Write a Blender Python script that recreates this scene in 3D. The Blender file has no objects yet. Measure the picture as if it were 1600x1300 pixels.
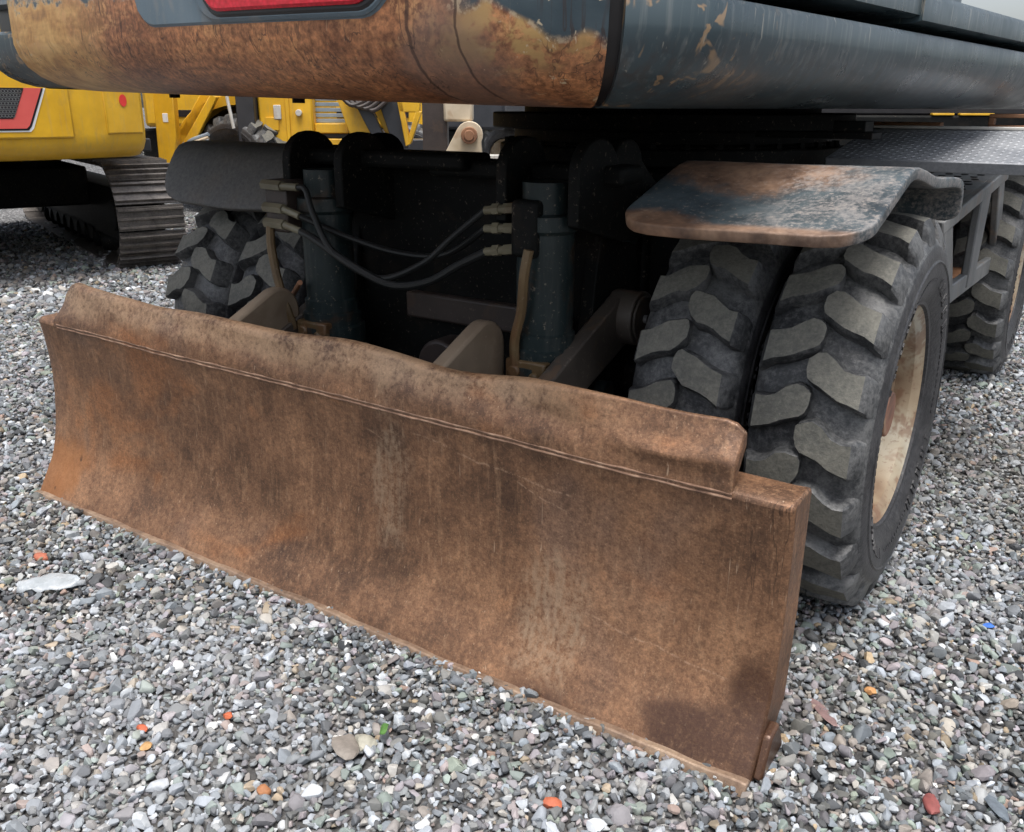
import bpy, math, random
import numpy as np
from mathutils import Vector, Matrix
sc = bpy.context.scene
R = math.radians
random.seed(5); rng = np.random.default_rng(7)

# ---------------------------------------------------------------- camera
cam_d = bpy.data.cameras.new('camera'); cam = bpy.data.objects.new('camera', cam_d); sc.collection.objects.link(cam)
YAW, PIT, ROLL = -0.592, 0.3324, 0.004
cfw = Vector((math.sin(YAW)*math.cos(PIT), math.cos(YAW)*math.cos(PIT), -math.sin(PIT)))
cr = Vector((math.cos(YAW), -math.sin(YAW), 0)); cu = cr.cross(cfw)
cr2 = cr*math.cos(ROLL)+cu*math.sin(ROLL); cu2 = -cr*math.sin(ROLL)+cu*math.cos(ROLL)
cm = Matrix((cr2, cu2, -cfw)).transposed().to_4x4(); cm.translation = (1.6534, -1.4173, 1.2554)
cam.matrix_world = cm
cam_d.sensor_width = 36.0; cam_d.lens = 1401.3/1600*36; cam_d.clip_start = .05; cam_d.clip_end = 2000
sc.camera = cam

# ---------------------------------------------------------------- sky, sun, exposure
SUN_EL, SUN_AZ = 74, 142      # azimuth of the sun, clockwise from +Y
w = bpy.data.worlds.new('World'); sc.world = w; w.use_nodes = True
nt = w.node_tree; nt.nodes.clear()
sky = nt.nodes.new('ShaderNodeTexSky'); sky.sky_type = 'NISHITA'; sky.sun_disc = False
sky.sun_elevation = R(SUN_EL); sky.sun_rotation = R(SUN_AZ); sky.air_density = 1.0; sky.dust_density = 4.0; sky.ozone_density = 1.0
hs = nt.nodes.new('ShaderNodeHueSaturation'); hs.inputs['Saturation'].default_value = .48
bg = nt.nodes.new('ShaderNodeBackground'); bg.inputs['Strength'].default_value = .11
wo = nt.nodes.new('ShaderNodeOutputWorld')
nt.links.new(sky.outputs[0], hs.inputs['Color']); nt.links.new(hs.outputs[0], bg.inputs['Color']); nt.links.new(bg.outputs[0], wo.inputs[0])
sd = bpy.data.lights.new('sun', 'SUN'); sd.energy = 1.5; sd.angle = R(25); sd.color = (1, .975, .94)
so = bpy.data.objects.new('sun', sd); sc.collection.objects.link(so)
sdir = Vector((math.sin(R(SUN_AZ))*math.cos(R(SUN_EL)), math.cos(R(SUN_AZ))*math.cos(R(SUN_EL)), math.sin(R(SUN_EL))))
so.rotation_euler = sdir.to_track_quat('Z', 'Y').to_euler()
vs = sc.view_settings; vs.view_transform = 'Standard'; vs.look = 'None'; vs.exposure = 1.0; vs.gamma = 1
try: vs.use_curve_mapping = False
except Exception: pass
sc.render.engine = 'CYCLES'
sc.cycles.use_denoising = True; sc.cycles.max_bounces = 4; sc.cycles.diffuse_bounces = 3; sc.cycles.glossy_bounces = 2; sc.cycles.caustics_reflective = False; sc.cycles.caustics_refractive = False
sc.cycles.use_adaptive_sampling = True; sc.cycles.adaptive_threshold = .02

# ---------------------------------------------------------------- material helpers
class NB:
    def __init__(s, name):
        s.m = bpy.data.materials.new(name); s.m.use_nodes = True; s.t = s.m.node_tree; s.t.nodes.clear()
        s.out = s.t.nodes.new('ShaderNodeOutputMaterial'); s.p = s.t.nodes.new('ShaderNodeBsdfPrincipled')
        s.t.links.new(s.p.outputs[0], s.out.inputs[0]); s.tc = s.t.nodes.new('ShaderNodeTexCoord'); s.obj = s.tc.outputs['Object']
    def n(s, typ, ins=None, **kw):
        nd = s.t.nodes.new(typ)
        for k, v in kw.items(): setattr(nd, k, v)
        for k, v in (ins or {}).items(): s.put(nd.inputs[k], v)
        return nd
    def put(s, sock, v):
        if isinstance(v, bpy.types.NodeSocket): s.t.links.new(v, sock)
        else:
            if isinstance(v, tuple) and len(v) == 3 and sock.type == 'RGBA': v = (*v, 1)
            sock.default_value = v
    def vec(s, scale=(1,1,1), loc=(0,0,0), rot=(0,0,0), src=None):
        return s.n('ShaderNodeMapping', {'Vector': src or s.obj, 'Scale': scale, 'Location': loc, 'Rotation': rot}).outputs[0]
    def noise(s, scale, detail=5, rough=.55, dist=0, vec=None):
        return s.n('ShaderNodeTexNoise', {'Vector': vec or s.obj, 'Scale': scale, 'Detail': min(detail, 3), 'Roughness': rough, 'Distortion': dist}).outputs['Fac']
    def voro(s, scale, vec=None, feature='F1', out='Distance', rnd=1):
        return s.n('ShaderNodeTexVoronoi', {'Vector': vec or s.obj, 'Scale': scale, 'Randomness': rnd}, feature=feature).outputs[out]
    def math(s, op, a, b=0.0, clamp=False):
        nd = s.n('ShaderNodeMath', operation=op, use_clamp=clamp); s.put(nd.inputs[0], a); s.put(nd.inputs[1], b); return nd.outputs[0]
    def step(s, v, lo, hi):
        return s.n('ShaderNodeMapRange', {'Value': v, 'From Min': lo, 'From Max': hi, 'To Min': 0.0, 'To Max': 1.0}, interpolation_type='SMOOTHSTEP').outputs[0]
    def ramp(s, fac, stops, const=False):
        nd = s.n('ShaderNodeValToRGB', {'Fac': fac}); cr = nd.color_ramp
        if const: cr.interpolation = 'CONSTANT'
        while len(cr.elements) < len(stops): cr.elements.new(.5)
        for e, (p, c) in zip(cr.elements, stops): e.position = p; e.color = (*c, 1)
        return nd.outputs[0]
    def mix(s, fac, a, b, mode='MIX'):
        nd = s.n('ShaderNodeMix', data_type='RGBA', blend_type=mode); s.put(nd.inputs[0], fac); s.put(nd.inputs[6], a); s.put(nd.inputs[7], b); return nd.outputs[2]
    def xyz(s):
        nd = s.n('ShaderNodeSeparateXYZ', {'Vector': s.obj}); return nd.outputs
    def bump(s, h, strength=.3, dist=.01, prev=None):
        ins = {'Height': h, 'Strength': strength, 'Distance': dist}
        if prev is not None: ins['Normal'] = prev
        return s.n('ShaderNodeBump', ins).outputs[0]
    def blob(s, c, rad, wob=None, axes=(0, 2)):
        # 1 inside an uneven patch round the point c (object space), 0 outside
        x = s.xyz(); a = s.math('DIVIDE', s.math('SUBTRACT', x[axes[0]], c[0]), rad[0]); b = s.math('DIVIDE', s.math('SUBTRACT', x[axes[1]], c[1]), rad[1])
        d = s.math('SQRT', s.math('ADD', s.math('MULTIPLY', a, a), s.math('MULTIPLY', b, b)))
        if wob is not None: d = s.math('ADD', d, s.math('MULTIPLY', s.math('SUBTRACT', wob, .5), 1.6))
        return s.step(d, 1.1, .55)
    def fin(s, col, rough=.6, metal=0.0, nrm=None, spec=.5):
        s.put(s.p.inputs['Base Color'], col); s.put(s.p.inputs['Roughness'], rough); s.put(s.p.inputs['Metallic'], metal); s.put(s.p.inputs['Specular IOR Level'], spec)
        if nrm is not None: s.put(s.p.inputs['Normal'], nrm)
        return s.m

def scratches(b, scale, stretch, rot, width, thr):
    # thin contour lines of a stretched noise, broken up by a second noise
    v = b.vec(stretch, rot=rot); n = b.noise(scale, 1, .4, .15, v)
    d = b.math('ABSOLUTE', b.math('SUBTRACT', n, .5))
    return b.math('MULTIPLY', b.step(d, width, width*.25), b.step(b.noise(scale*1.3+3, 3), thr, thr+.1))

def strokes(b, dense, length, rot, lo, hi, loc=(0, 0, 0)):
    # short thin rub marks: a noise squeezed across the stroke direction
    return b.step(b.noise(1, 2, .5, 0, b.vec((dense, dense, 1/length), rot=rot, loc=loc)), lo, hi)
MAT = {}
def m_blade():
    b = NB('rusty_blade_steel'); x = b.xyz()
    big = b.noise(2.3, 6, .6, .3); mid = b.noise(9, 6, .65); fine = b.noise(75, 4, .75); grit = b.noise(210, 2, .7)
    strk = b.noise(8, 5, .65, .1, b.vec((9, 9, .7)))
    c = b.ramp(b.math('ADD', b.math('MULTIPLY', big, .55), b.math('MULTIPLY', mid, .45)), [(.3, (.065,.039,.027)), (.42, (.125,.073,.046)), (.52, (.195,.114,.07)), (.61, (.255,.152,.093)), (.75, (.33,.205,.128))])
    c = b.mix(b.math('MULTIPLY', b.step(strk, .5, .72), .36), c, (.34,.225,.145))
    c = b.mix(b.math('MULTIPLY', b.step(strk, .47, .28), .26), c, (.07,.044,.032))
    c = b.mix(b.math('MULTIPLY', b.step(b.noise(3.1, 5, .6, .5, b.vec(loc=(4, 2, 9))), .56, .7), .5), c, (.3,.13,.05))   # fresh orange rust
    c = b.mix(b.math('MULTIPLY', b.step(b.noise(1.7, 4, .6, .5, b.vec(loc=(1, 7, 3))), .52, .68), .45), c, (.115,.09,.085))  # bare grey-brown steel
    c = b.mix(.6, c, b.ramp(b.math('ADD', b.math('MULTIPLY', fine, .6), b.math('MULTIPLY', grit, .4)), [(.36, (.16,.12,.1)), (.5, (.47,.44,.42)), (.62, (.8,.74,.68))]), 'OVERLAY')
    c = b.mix(b.math('MULTIPLY', b.step(grit, .62, .75), .4), c, (.42,.31,.22))
    # rub marks and scratches
    for ln, rt, lo, k in ((.16, (0, R(12), 0), .71, .5), (.09, (0, R(-24), 0), .73, .5), (.07, (0, R(62), 0), .75, .45), (.3, (0, R(3), 0), .74, .45)):
        c = b.mix(b.math('MULTIPLY', strokes(b, 130, ln, rt, lo, lo+.06, (ln*9, ln*31, 0)), k), c, (.52,.4,.3))
    wl = b.math('MULTIPLY', b.math('SUBTRACT', b.noise(7, 3), .5), .05)
    for x0, x1, z0, sl in ((.33, .80, .525, -.145), (.62, .78, .47, -.35), (.82, 1.18, .20, -.09), (.18, .27, .50, -.42)):   # long gouges
        dz = b.math('ABSOLUTE', b.math('SUBTRACT', b.math('ADD', x[2], wl), b.math('ADD', z0, b.math('MULTIPLY', b.math('SUBTRACT', x[0], x0), sl))))
        gm = b.math('MULTIPLY', b.step(dz, .0032, .0012), b.math('MULTIPLY', b.step(x[0], x0, x0+.03), b.step(x[0], x1, x1-.04)))
        c = b.mix(b.math('MULTIPLY', gm, b.math('MULTIPLY', b.step(fine, .42, .6), .5)), c, (.42,.3,.22))
    # upper guard paler tan towards its top, fading out to the right
    topm = b.math('MULTIPLY', b.step(b.math('ADD', x[2], b.math('MULTIPLY', b.math('SUBTRACT', mid, .5), .12)), .60, .67), b.step(x[0], 1.0, .5))
    c = b.mix(b.math('MULTIPLY', b.math('MULTIPLY', topm, b.step(b.math('ADD', b.math('MULTIPLY', mid, .5), b.math('MULTIPLY', fine, .5)), .36, .58)), .5), c, (.4,.3,.205))
    wob = b.noise(6, 5, .65)
    gp = b.math('MAXIMUM', b.blob((.26, .38), (.07, .2), b.noise(12, 3, .7)), b.blob((.75, .16), (.1, .16), b.noise(12, 3, .7)))
    c = b.mix(b.math('MULTIPLY', b.math('MULTIPLY', gp, b.step(b.math('ADD', b.math('MULTIPLY', fine, .5), b.math('MULTIPLY', strk, .5)), .4, .6)), .55), c, (.3,.24,.18))
    # orange lower left corner
    c = b.mix(b.math('MULTIPLY', b.blob((-1.2, .08), (.16, .16), wob), .55), c, (.33,.14,.045))
    # dark wet stains: lower right corner, bottom middle
    wet = b.math('MAXIMUM', b.blob((1.19, .05), (.2, .07), wob), b.math('MAXIMUM', b.blob((1.215, .14), (.05, .11), wob), b.blob((.75, -.01), (.1, .06), wob)))
    c = b.mix(b.math('MULTIPLY', b.math('MULTIPLY', wet, b.step(b.math('ADD', b.math('MULTIPLY', fine, .5), b.math('MULTIPLY', mid, .5)), .36, .5)), .72), c, (.035,.016,.012))
    # drips at the top right corner
    dn = b.noise(11, 4, .6, .3, b.vec((3, 3, .35)))
    drip = b.math('MULTIPLY', b.math('MULTIPLY', b.step(b.math('ABSOLUTE', b.math('SUBTRACT', dn, .53)), .022, .01), b.step(x[0], 1.15, 1.18)), b.step(x[2], .28, .42))
    c = b.mix(b.math('MULTIPLY', b.math('MULTIPLY', drip, b.step(fine, .35, .55)), .7), c, (.035,.019,.013))
    # small gouges near the lower left corner
    gg = b.math('MULTIPLY', b.step(b.voro(17, b.vec((1.3, 1, .55), rot=(0, R(-25), 0)), rnd=1), .16, .1), b.blob((-1.1, .07), (.13, .08), wob))
    c = b.mix(b.math('MULTIPLY', gg, .9), c, (.02,.012,.01))
    c = b.mix(1.0, c, (1.08, 1.0, .9), 'MULTIPLY')
    h = b.math('ADD', b.math('MULTIPLY', mid, .5), b.math('MULTIPLY', fine, .22))
    nr = b.bump(h, .35, .012)
    rough = b.ramp(big, [(.3, (.42,)*3), (.7, (.62,)*3)])
    rough = b.mix(wet, rough, (.34,)*3)
    return b.fin(c, rough, .3, nr, .5)
MAT['blade'] = m_blade()

def m_edge():
    b = NB('worn_steel_edge'); mid = b.noise(8, 5, .6); fine = b.noise(70, 4, .7)
    c = b.ramp(mid, [(.3, (.09,.06,.045)), (.5, (.23,.15,.1)), (.65, (.36,.26,.18)), (.8, (.16,.11,.1))])
    c = b.mix(.3, c, b.ramp(fine, [(.3, (.1,.06,.04)), (.7, (.5,.36,.25))]))
    return b.fin(c, .5, .25, b.bump(fine, .3, .004))
MAT['edge'] = m_edge()
def m_weld():
    b = NB('rusty_weld'); n = b.noise(30, 3); return b.fin(b.ramp(n, [(.3, (.12,.065,.04)), (.5, (.26,.15,.095)), (.7, (.42,.27,.18))]), .6, .1, b.bump(n, .3, .003))
MAT['weld'] = m_weld()

def m_cw():
    b = NB('rusted_counterweight_paint'); x = b.xyz()
    wob = b.noise(4.5, 7, .65, .4); fine = b.noise(70, 5, .7); big = b.noise(2.2, 5, .6)
    sideways = b.math('ADD', b.math('MULTIPLY', b.noise(7, 6, .65, .3, b.vec((.8, 1, 4))), .45), b.math('MULTIPLY', b.noise(11, 6, .75, .5), .55))
    paint = b.ramp(b.noise(5, 5), [(.3, (.035,.055,.068)), (.7, (.085,.115,.13))])
    rust = b.ramp(b.math('ADD', b.math('MULTIPLY', big, .4), b.math('MULTIPLY', sideways, .6)), [(.3, (.11,.048,.028)), (.44, (.28,.12,.058)), (.55, (.48,.22,.1)), (.7, (.7,.38,.16))])
    rust = b.mix(.65, rust, b.ramp(fine, [(.34, (.14,.1,.09)), (.5, (.46,.43,.41)), (.66, (.85,.78,.7))]), 'OVERLAY')
    ochre = b.ramp(sideways, [(.3, (.26,.13,.05)), (.44, (.56,.29,.09)), (.58, (.78,.48,.17)), (.76, (.8,.64,.38))])
    rust = b.mix(b.math('MULTIPLY', b.step(b.math('ADD', x[0], b.math('MULTIPLY', wob, .5)), .05, -.35), .85), rust, ochre)
    ed_ = b.math('MULTIPLY', b.step(b.noise(5, 5, .7, .6, b.vec((.6, 1, 2.2), loc=(3, 1, 2))), .53, .66), b.step(x[2], 1.34, 1.38)); rust = b.mix(b.math('MULTIPLY', b.math('MULTIPLY', ed_, b.step(fine, .38, .6)), .8), rust, (.66,.36,.15))
    gold = b.blob((.98, 1.39), (.17, .085), wob); rust = b.mix(b.math('MULTIPLY', gold, b.step(b.noise(18, 6, .7, .6), .42, .56)), rust, (.5,.31,.12))
    grey = b.blob((.88, 1.33), (.13, .2), wob); rust = b.mix(b.math('MULTIPLY', grey, .6), rust, (.22,.145,.115))
    # paint left above an uneven line that drops towards the right seam; bare patches near the left end
    zz = b.math('ADD', x[2], b.math('MULTIPLY', b.math('SUBTRACT', wob, .5), .22))
    lineR = b.math('SUBTRACT', 1.455, b.math('MULTIPLY', b.step(x[0], .95, 1.15), .09))
    pm = b.math('MULTIPLY', b.step(b.math('SUBTRACT', zz, lineR), -.01, .012), b.step(x[0], .86, .95))
    lineL = 1.55
    pl = b.math('MULTIPLY', b.step(b.math('ADD', x[2], b.math('MULTIPLY', b.math('SUBTRACT', sideways, .5), .3)), 1.485, 1.51), b.step(x[0], .1, 0.0))
    pt = b.step(zz, 1.6, 1.63)
    pmask = b.math('MAXIMUM', pt, b.math('MAXIMUM', pm, pl))
    c = b.mix(pmask, rust, paint)
    # chipped pale paint edges along the boundary
    rim = b.math('MULTIPLY', b.math('MULTIPLY', pmask, b.math('SUBTRACT', 1.0, pmask)), 4)
    c = b.mix(b.math('MULTIPLY', rim, b.math('MULTIPLY', b.step(fine, .45, .62), .7)), c, (.52,.42,.28))
    chips = b.math('MULTIPLY', b.step(b.noise(26, 5, .75, .8), .62, .66), b.math('MAXIMUM', b.step(x[0], .92, 1.06), b.step(x[0], -.55, -1.0)))
    c = b.mix(b.math('MULTIPLY', chips, .8), c, (.62,.5,.33))
    s1 = strokes(b, 120, .25, (0, R(86), 0), .68, .76); c = b.mix(b.math('MULTIPLY', s1, .45), c, (.66,.46,.27))
    for lx_, lw_ in ((.795, .006), (.905, .004)):
        wl_ = b.math('ADD', x[0], b.math('MULTIPLY', b.math('SUBTRACT', b.noise(9, 3), .5), .03)); c = b.mix(b.math('MULTIPLY', b.step(b.math('ABSOLUTE', b.math('SUBTRACT', wl_, lx_)), lw_, lw_*.4), .75), c, (.05,.025,.02))
    # water runs
    dn = b.noise(8, 3, .5, .2, b.vec((3, 3, .22)))
    drip = b.math('MULTIPLY', b.step(b.math('ABSOLUTE', b.math('SUBTRACT', dn, .55)), .014, .005), b.step(b.noise(3, 2), .45, .55))
    c = b.mix(b.math('MULTIPLY', drip, .7), c, (.045,.025,.02))
    nr = b.bump(b.math('ADD', b.math('MULTIPLY', fine, .35), wob), .25, .006)
    rough = b.mix(pmask, (.42,)*3, (.28,)*3)
    return b.fin(c, rough, .05, nr, .5)
MAT['cw'] = m_cw()

def m_paint(name, lo, hi, rough, wear=.0, wearcol=(.3,.2,.12), dust=.0, spec=.5):
    b = NB(name); n1 = b.noise(5, 5, .6); st = b.noise(9, 5, .6, .1, b.vec((6, 6, .5))); fine = b.noise(80, 4, .7)
    c = b.ramp(n1, [(.3, lo), (.7, hi)])
    if dust: c = b.mix(b.math('MULTIPLY', b.step(st, .48, .75), dust), c, (.27,.26,.24))
    if wear:
        c = b.mix(b.math('MULTIPLY', b.step(b.noise(6, 7, .7, .5), .55, .64), wear), c, wearcol)
        c = b.mix(b.math('MULTIPLY', b.step(fine, .6, .72), wear*.6), c, (.4,.33,.25))
    return b.fin(c, rough, 0, b.bump(fine, .08, .004), spec)
def m_side():
    b = NB('scuffed_dark_teal_paint'); x = b.xyz(); st = b.noise(8, 5, .6, .1, b.vec((7, 7, .35))); wob = b.noise(6, 6, .65)
    c = b.ramp(b.noise(3, 5), [(.3, (.03,.05,.06)), (.7, (.06,.085,.096))])
    c = b.mix(b.math('MULTIPLY', b.step(st, .5, .7), .4), c, (.2,.21,.2))
    low = b.step(x[2], 1.39, 1.345)     # lower roll, streaked dark grey-brown
    c = b.mix(b.math('MULTIPLY', low, b.math('MULTIPLY', b.step(b.noise(10, 4, .6, .2, b.vec((5, 5, .8), rot=(0, 0, 0))), .4, .65), .65)), c, (.055,.05,.048))
    sc1 = b.math('MULTIPLY', b.step(b.noise(13, 5, .7, .6), .57, .63), b.step(x[1], -1.55, -1.95))
    c = b.mix(b.math('MULTIPLY', sc1, .75), c, (.36,.23,.12))
    sc2 = b.math('MAXIMUM', strokes(b, 110, .12, (R(28), 0, 0), .68, .76), strokes(b, 140, .2, (R(-8), 0, 0), .70, .78, (3, 1, 2))); c = b.mix(b.math('MULTIPLY', sc2, .5), c, (.4,.37,.31))
    yl = b.blob((1.05, 1.345), (.5, .04), wob, (1, 2)); c = b.mix(b.math('MULTIPLY', yl, .45), c, (.33,.27,.12))
    return b.fin(c, b.ramp(wob, [(.3, (.22,)*3), (.7, (.42,)*3)]), 0, b.bump(wob, .06, .004))
MAT['side'] = m_side()
MAT['teal'] = m_paint('dark_teal_paint', (.010,.017,.018), (.02,.031,.032), .38, .55, (.05,.028,.016), .08, spec=.3)
MAT['slate'] = m_paint('slate_grey_paint', (.085,.125,.155), (.13,.175,.205), .3, .25, (.3,.25,.2), .1)
MAT['black'] = m_paint('grimy_black_steel', (.004,.0045,.0045), (.009,.0095,.009), .6, .4, (.022,.016,.012), spec=.12)
MAT['greysteel'] = m_paint('dusty_grey_steel', (.1,.105,.108), (.2,.2,.195), .5, .45, (.2,.14,.1), .4)
MAT['yellow'] = m_paint('yellow_machine_paint', (.66,.36,.022), (.82,.47,.03), .32, .12, (.3,.2,.08), .16)
MAT['darkgrey'] = m_paint('dark_grey_paint', (.03,.032,.038), (.05,.052,.058), .4)
MAT['red'] = m_paint('red_decal', (.75,.035,.03), (.85,.06,.05), .35)
MAT['pale_red'] = m_paint('pale_red_decal', (.68,.1,.085), (.75,.13,.11), .35)
MAT['white'] = m_paint('white_decal', (.75,.75,.73), (.82,.82,.8), .4)
MAT['offwhite'] = m_paint('dirty_white_paint', (.5,.48,.44), (.68,.66,.6), .5, .3)
MAT['beige'] = m_paint('beige_worn_paint', (.45,.36,.24), (.62,.52,.38), .5, .4, (.32,.17,.08))
MAT['brown'] = m_paint('brown_steel', (.035,.026,.023), (.06,.045,.038), .5, .3, (.1,.06,.035))
MAT['armsteel'] = m_paint('rubbed_brown_arm', (.05,.042,.036), (.1,.083,.068), .5, .4, (.17,.1,.055))
MAT['tan'] = m_paint('dusty_tan_steel', (.15,.11,.075), (.26,.2,.14), .65, .35, (.14,.09,.055))
MAT['rust'] = m_paint('plain_rust', (.2,.09,.045), (.36,.18,.09), .7, .4, (.1,.05,.03))
MAT['gasket'] = m_paint('black_rubber_seal', (.012,.011,.012), (.02,.018,.02), .35)
MAT['hose'] = m_paint('hydraulic_hose_rubber', (.010,.011,.011), (.02,.021,.021), .4, spec=.3)
MAT['brass'] = m_paint('dirty_brass_fitting', (.1,.09,.06), (.2,.18,.12), .4, .4, (.1,.06,.03))
MAT['rustpipe'] = m_paint('rusty_ochre_pipe', (.08,.05,.022), (.17,.11,.05), .5, .5, (.12,.05,.02))
MAT['bluegrey'] = m_paint('blue_grey_paint', (.2,.25,.3), (.3,.36,.42), .4)

def m_fender():
    b = NB('rusted_fender_paint'); x = b.xyz(); wob = b.noise(3.2, 6, .6, .3); fine = b.noise(85, 5, .75); med = b.noise(14, 6, .7, .3)
    teal = b.ramp(b.noise(9, 5), [(.3, (.022,.032,.038)), (.7, (.085,.11,.12))])
    rust = b.ramp(med, [(.3, (.1,.055,.035)), (.5, (.22,.125,.075)), (.7, (.38,.23,.14))])
    pale = b.ramp(fine, [(.3, (.17,.15,.14)), (.6, (.42,.38,.35)), (.75, (.55,.5,.46))])
    w2 = b.math('ADD', b.math('MULTIPLY', b.noise(6, 5, .65, .3, b.vec(loc=(3, 5, 1))), .55), b.math('MULTIPLY', b.noise(38, 5, .7), .45))
    m = b.math('MAXIMUM', b.blob((.90, .66), (.26, .13), w2, (0, 1)), b.blob((.80, .36), (.14, .06), w2, (0, 1)))      # brown rust at the back and the front corner
    c = b.mix(b.math('MULTIPLY', m, .9), teal, rust)
    pm = b.math('MULTIPLY', b.step(b.math('ADD', x[0], b.math('MULTIPLY', b.math('SUBTRACT', w2, .5), .5)), .95, 1.12), b.step(b.math('ADD', b.math('MULTIPLY', fine, .5), b.math('MULTIPLY', med, .5)), .42, .56))
    c = b.mix(b.math('MULTIPLY', pm, .45), c, pale)
    c = b.mix(b.math('MULTIPLY', b.step(fine, .56, .7), .45), c, (.36,.28,.22))
    edge = b.step(x[1], .375, .35); c = b.mix(b.math('MULTIPLY', edge, .75), c, rust)
    return b.fin(c, b.ramp(wob, [(.3, (.4,)*3), (.7, (.62,)*3)]), .05, b.bump(b.math('ADD', med, b.math('MULTIPLY', fine, .6)), .22, .004))
MAT['fender'] = m_fender()
def m_fender2():
    b = NB('dull_grey_fender_paint'); wob = b.noise(6, 6, .65, .4); fine = b.noise(75, 5, .75)
    c = b.ramp(wob, [(.3, (.05,.053,.052)), (.55, (.085,.083,.078)), (.75, (.1,.085,.07))]); c = b.mix(.35, c, b.ramp(fine, [(.3, (.03,.03,.03)), (.7, (.17,.16,.15))]))
    return b.fin(c, .65, 0, b.bump(fine, .2, .004))
MAT['fender_dull'] = m_fender2()
def m_rubber(name, lo, hi, dustc, dustamt, rough):
    b = NB(name); n = b.noise(7, 5, .6); f = b.noise(70, 5, .75)
    c = b.ramp(n, [(.3, lo), (.7, hi)]); c = b.mix(b.math('MULTIPLY', b.step(b.math('ADD', b.math('MULTIPLY', n, .5), b.math('MULTIPLY', f, .5)), .4, .62), dustamt), c, dustc)
    g2 = b.noise(160, 3, .7); c = b.mix(.3, c, b.ramp(b.math('ADD', b.math('MULTIPLY', f, .35), b.math('MULTIPLY', g2, .65)), [(.36, (.2,.2,.2)), (.5, (.5,.5,.49)), (.63, (.8,.79,.76))]), 'OVERLAY')
    return b.fin(c, rough, 0, b.bump(b.math('ADD', f, b.math('MULTIPLY', n, 1.5)), .4, .005), .4)
MAT['rubber'] = m_rubber('tyre_rubber', (.028,.029,.031), (.052,.054,.057), (.15,.15,.148), .72, .45)
MAT['lugtop'] = m_rubber('worn_tread_face', (.10,.099,.088), (.14,.136,.117), (.185,.177,.149), .6, .7)
MAT['sidewall'] = m_rubber('tyre_sidewall', (.018,.018,.02), (.032,.032,.035), (.085,.083,.085), .45, .42)
def m_rim():
    b = NB('rusty_cream_rim'); n = b.noise(4, 7, .55, .1); f = b.noise(60, 4, .7)
    c = b.ramp(n, [(.3, (.2,.12,.07)), (.42, (.34,.26,.17)), (.55, (.42,.36,.26)), (.66, (.5,.46,.37)), (.78, (.36,.35,.3))])
    c = b.mix(b.math('MULTIPLY', b.step(b.noise(13, 3, .7, .3), .5, .62), .65), c, (.2,.1,.055)); c = b.mix(b.math('MULTIPLY', b.step(f, .56, .7), .5), c, (.16,.08,.05)); return b.fin(c, .55, 0, b.bump(f, .2, .003))
MAT['rim'] = m_rim()
def m_disc():
    b = NB('rusty_wheel_disc'); n = b.noise(7, 6, .65, .3)
    return b.fin(b.ramp(n, [(.3, (.09,.05,.035)), (.5, (.26,.12,.075)), (.68, (.36,.26,.16))]), .6, 0, b.bump(n, .2, .004))
MAT['disc'] = m_disc()
def m_track():
    b = NB('rubbed_track_steel'); n = b.noise(9, 5, .65); f = b.noise(60, 4, .7)
    c = b.ramp(n, [(.3, (.06,.056,.052)), (.55, (.14,.13,.12)), (.75, (.24,.21,.185))]); c = b.mix(.3, c, b.ramp(f, [(.3, (.05,.04,.035)), (.7, (.35,.3,.26))]))
    return b.fin(c, .42, .4, b.bump(f, .2, .003))
MAT['track'] = m_track()
def m_lens():
    b = NB('red_lamp_lens'); v = b.voro(90, b.vec((1, 1, 1)))
    m = b.fin(b.ramp(v, [(0, (.75,.015,.04)), (1, (.42,.006,.015))]), .12, 0, b.bump(v, .1, .002)); return m
MAT['lens'] = m_lens()
def m_ground():
    b = NB('packed_grey_gravel'); v = b.voro(42, out='Color'); d = b.voro(42); g = b.n('ShaderNodeSeparateColor', {'Color': v}).outputs[0]
    c = b.ramp(g, [(.0, (.06,.058,.055)), (.3, (.16,.155,.15)), (.65, (.3,.295,.29)), (1, (.52,.52,.51))])
    c = b.mix(b.step(d, .3, .6), c, (.03,.029,.028)); big = b.noise(.9, 4)
    c = b.mix(b.math('MULTIPLY', b.step(big, .4, .7), .3), c, (.3,.29,.28))
    return b.fin(c, .8, 0, b.bump(b.math('SUBTRACT', 1.0, d), .8, .02))
MAT['ground'] = m_ground()
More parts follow.
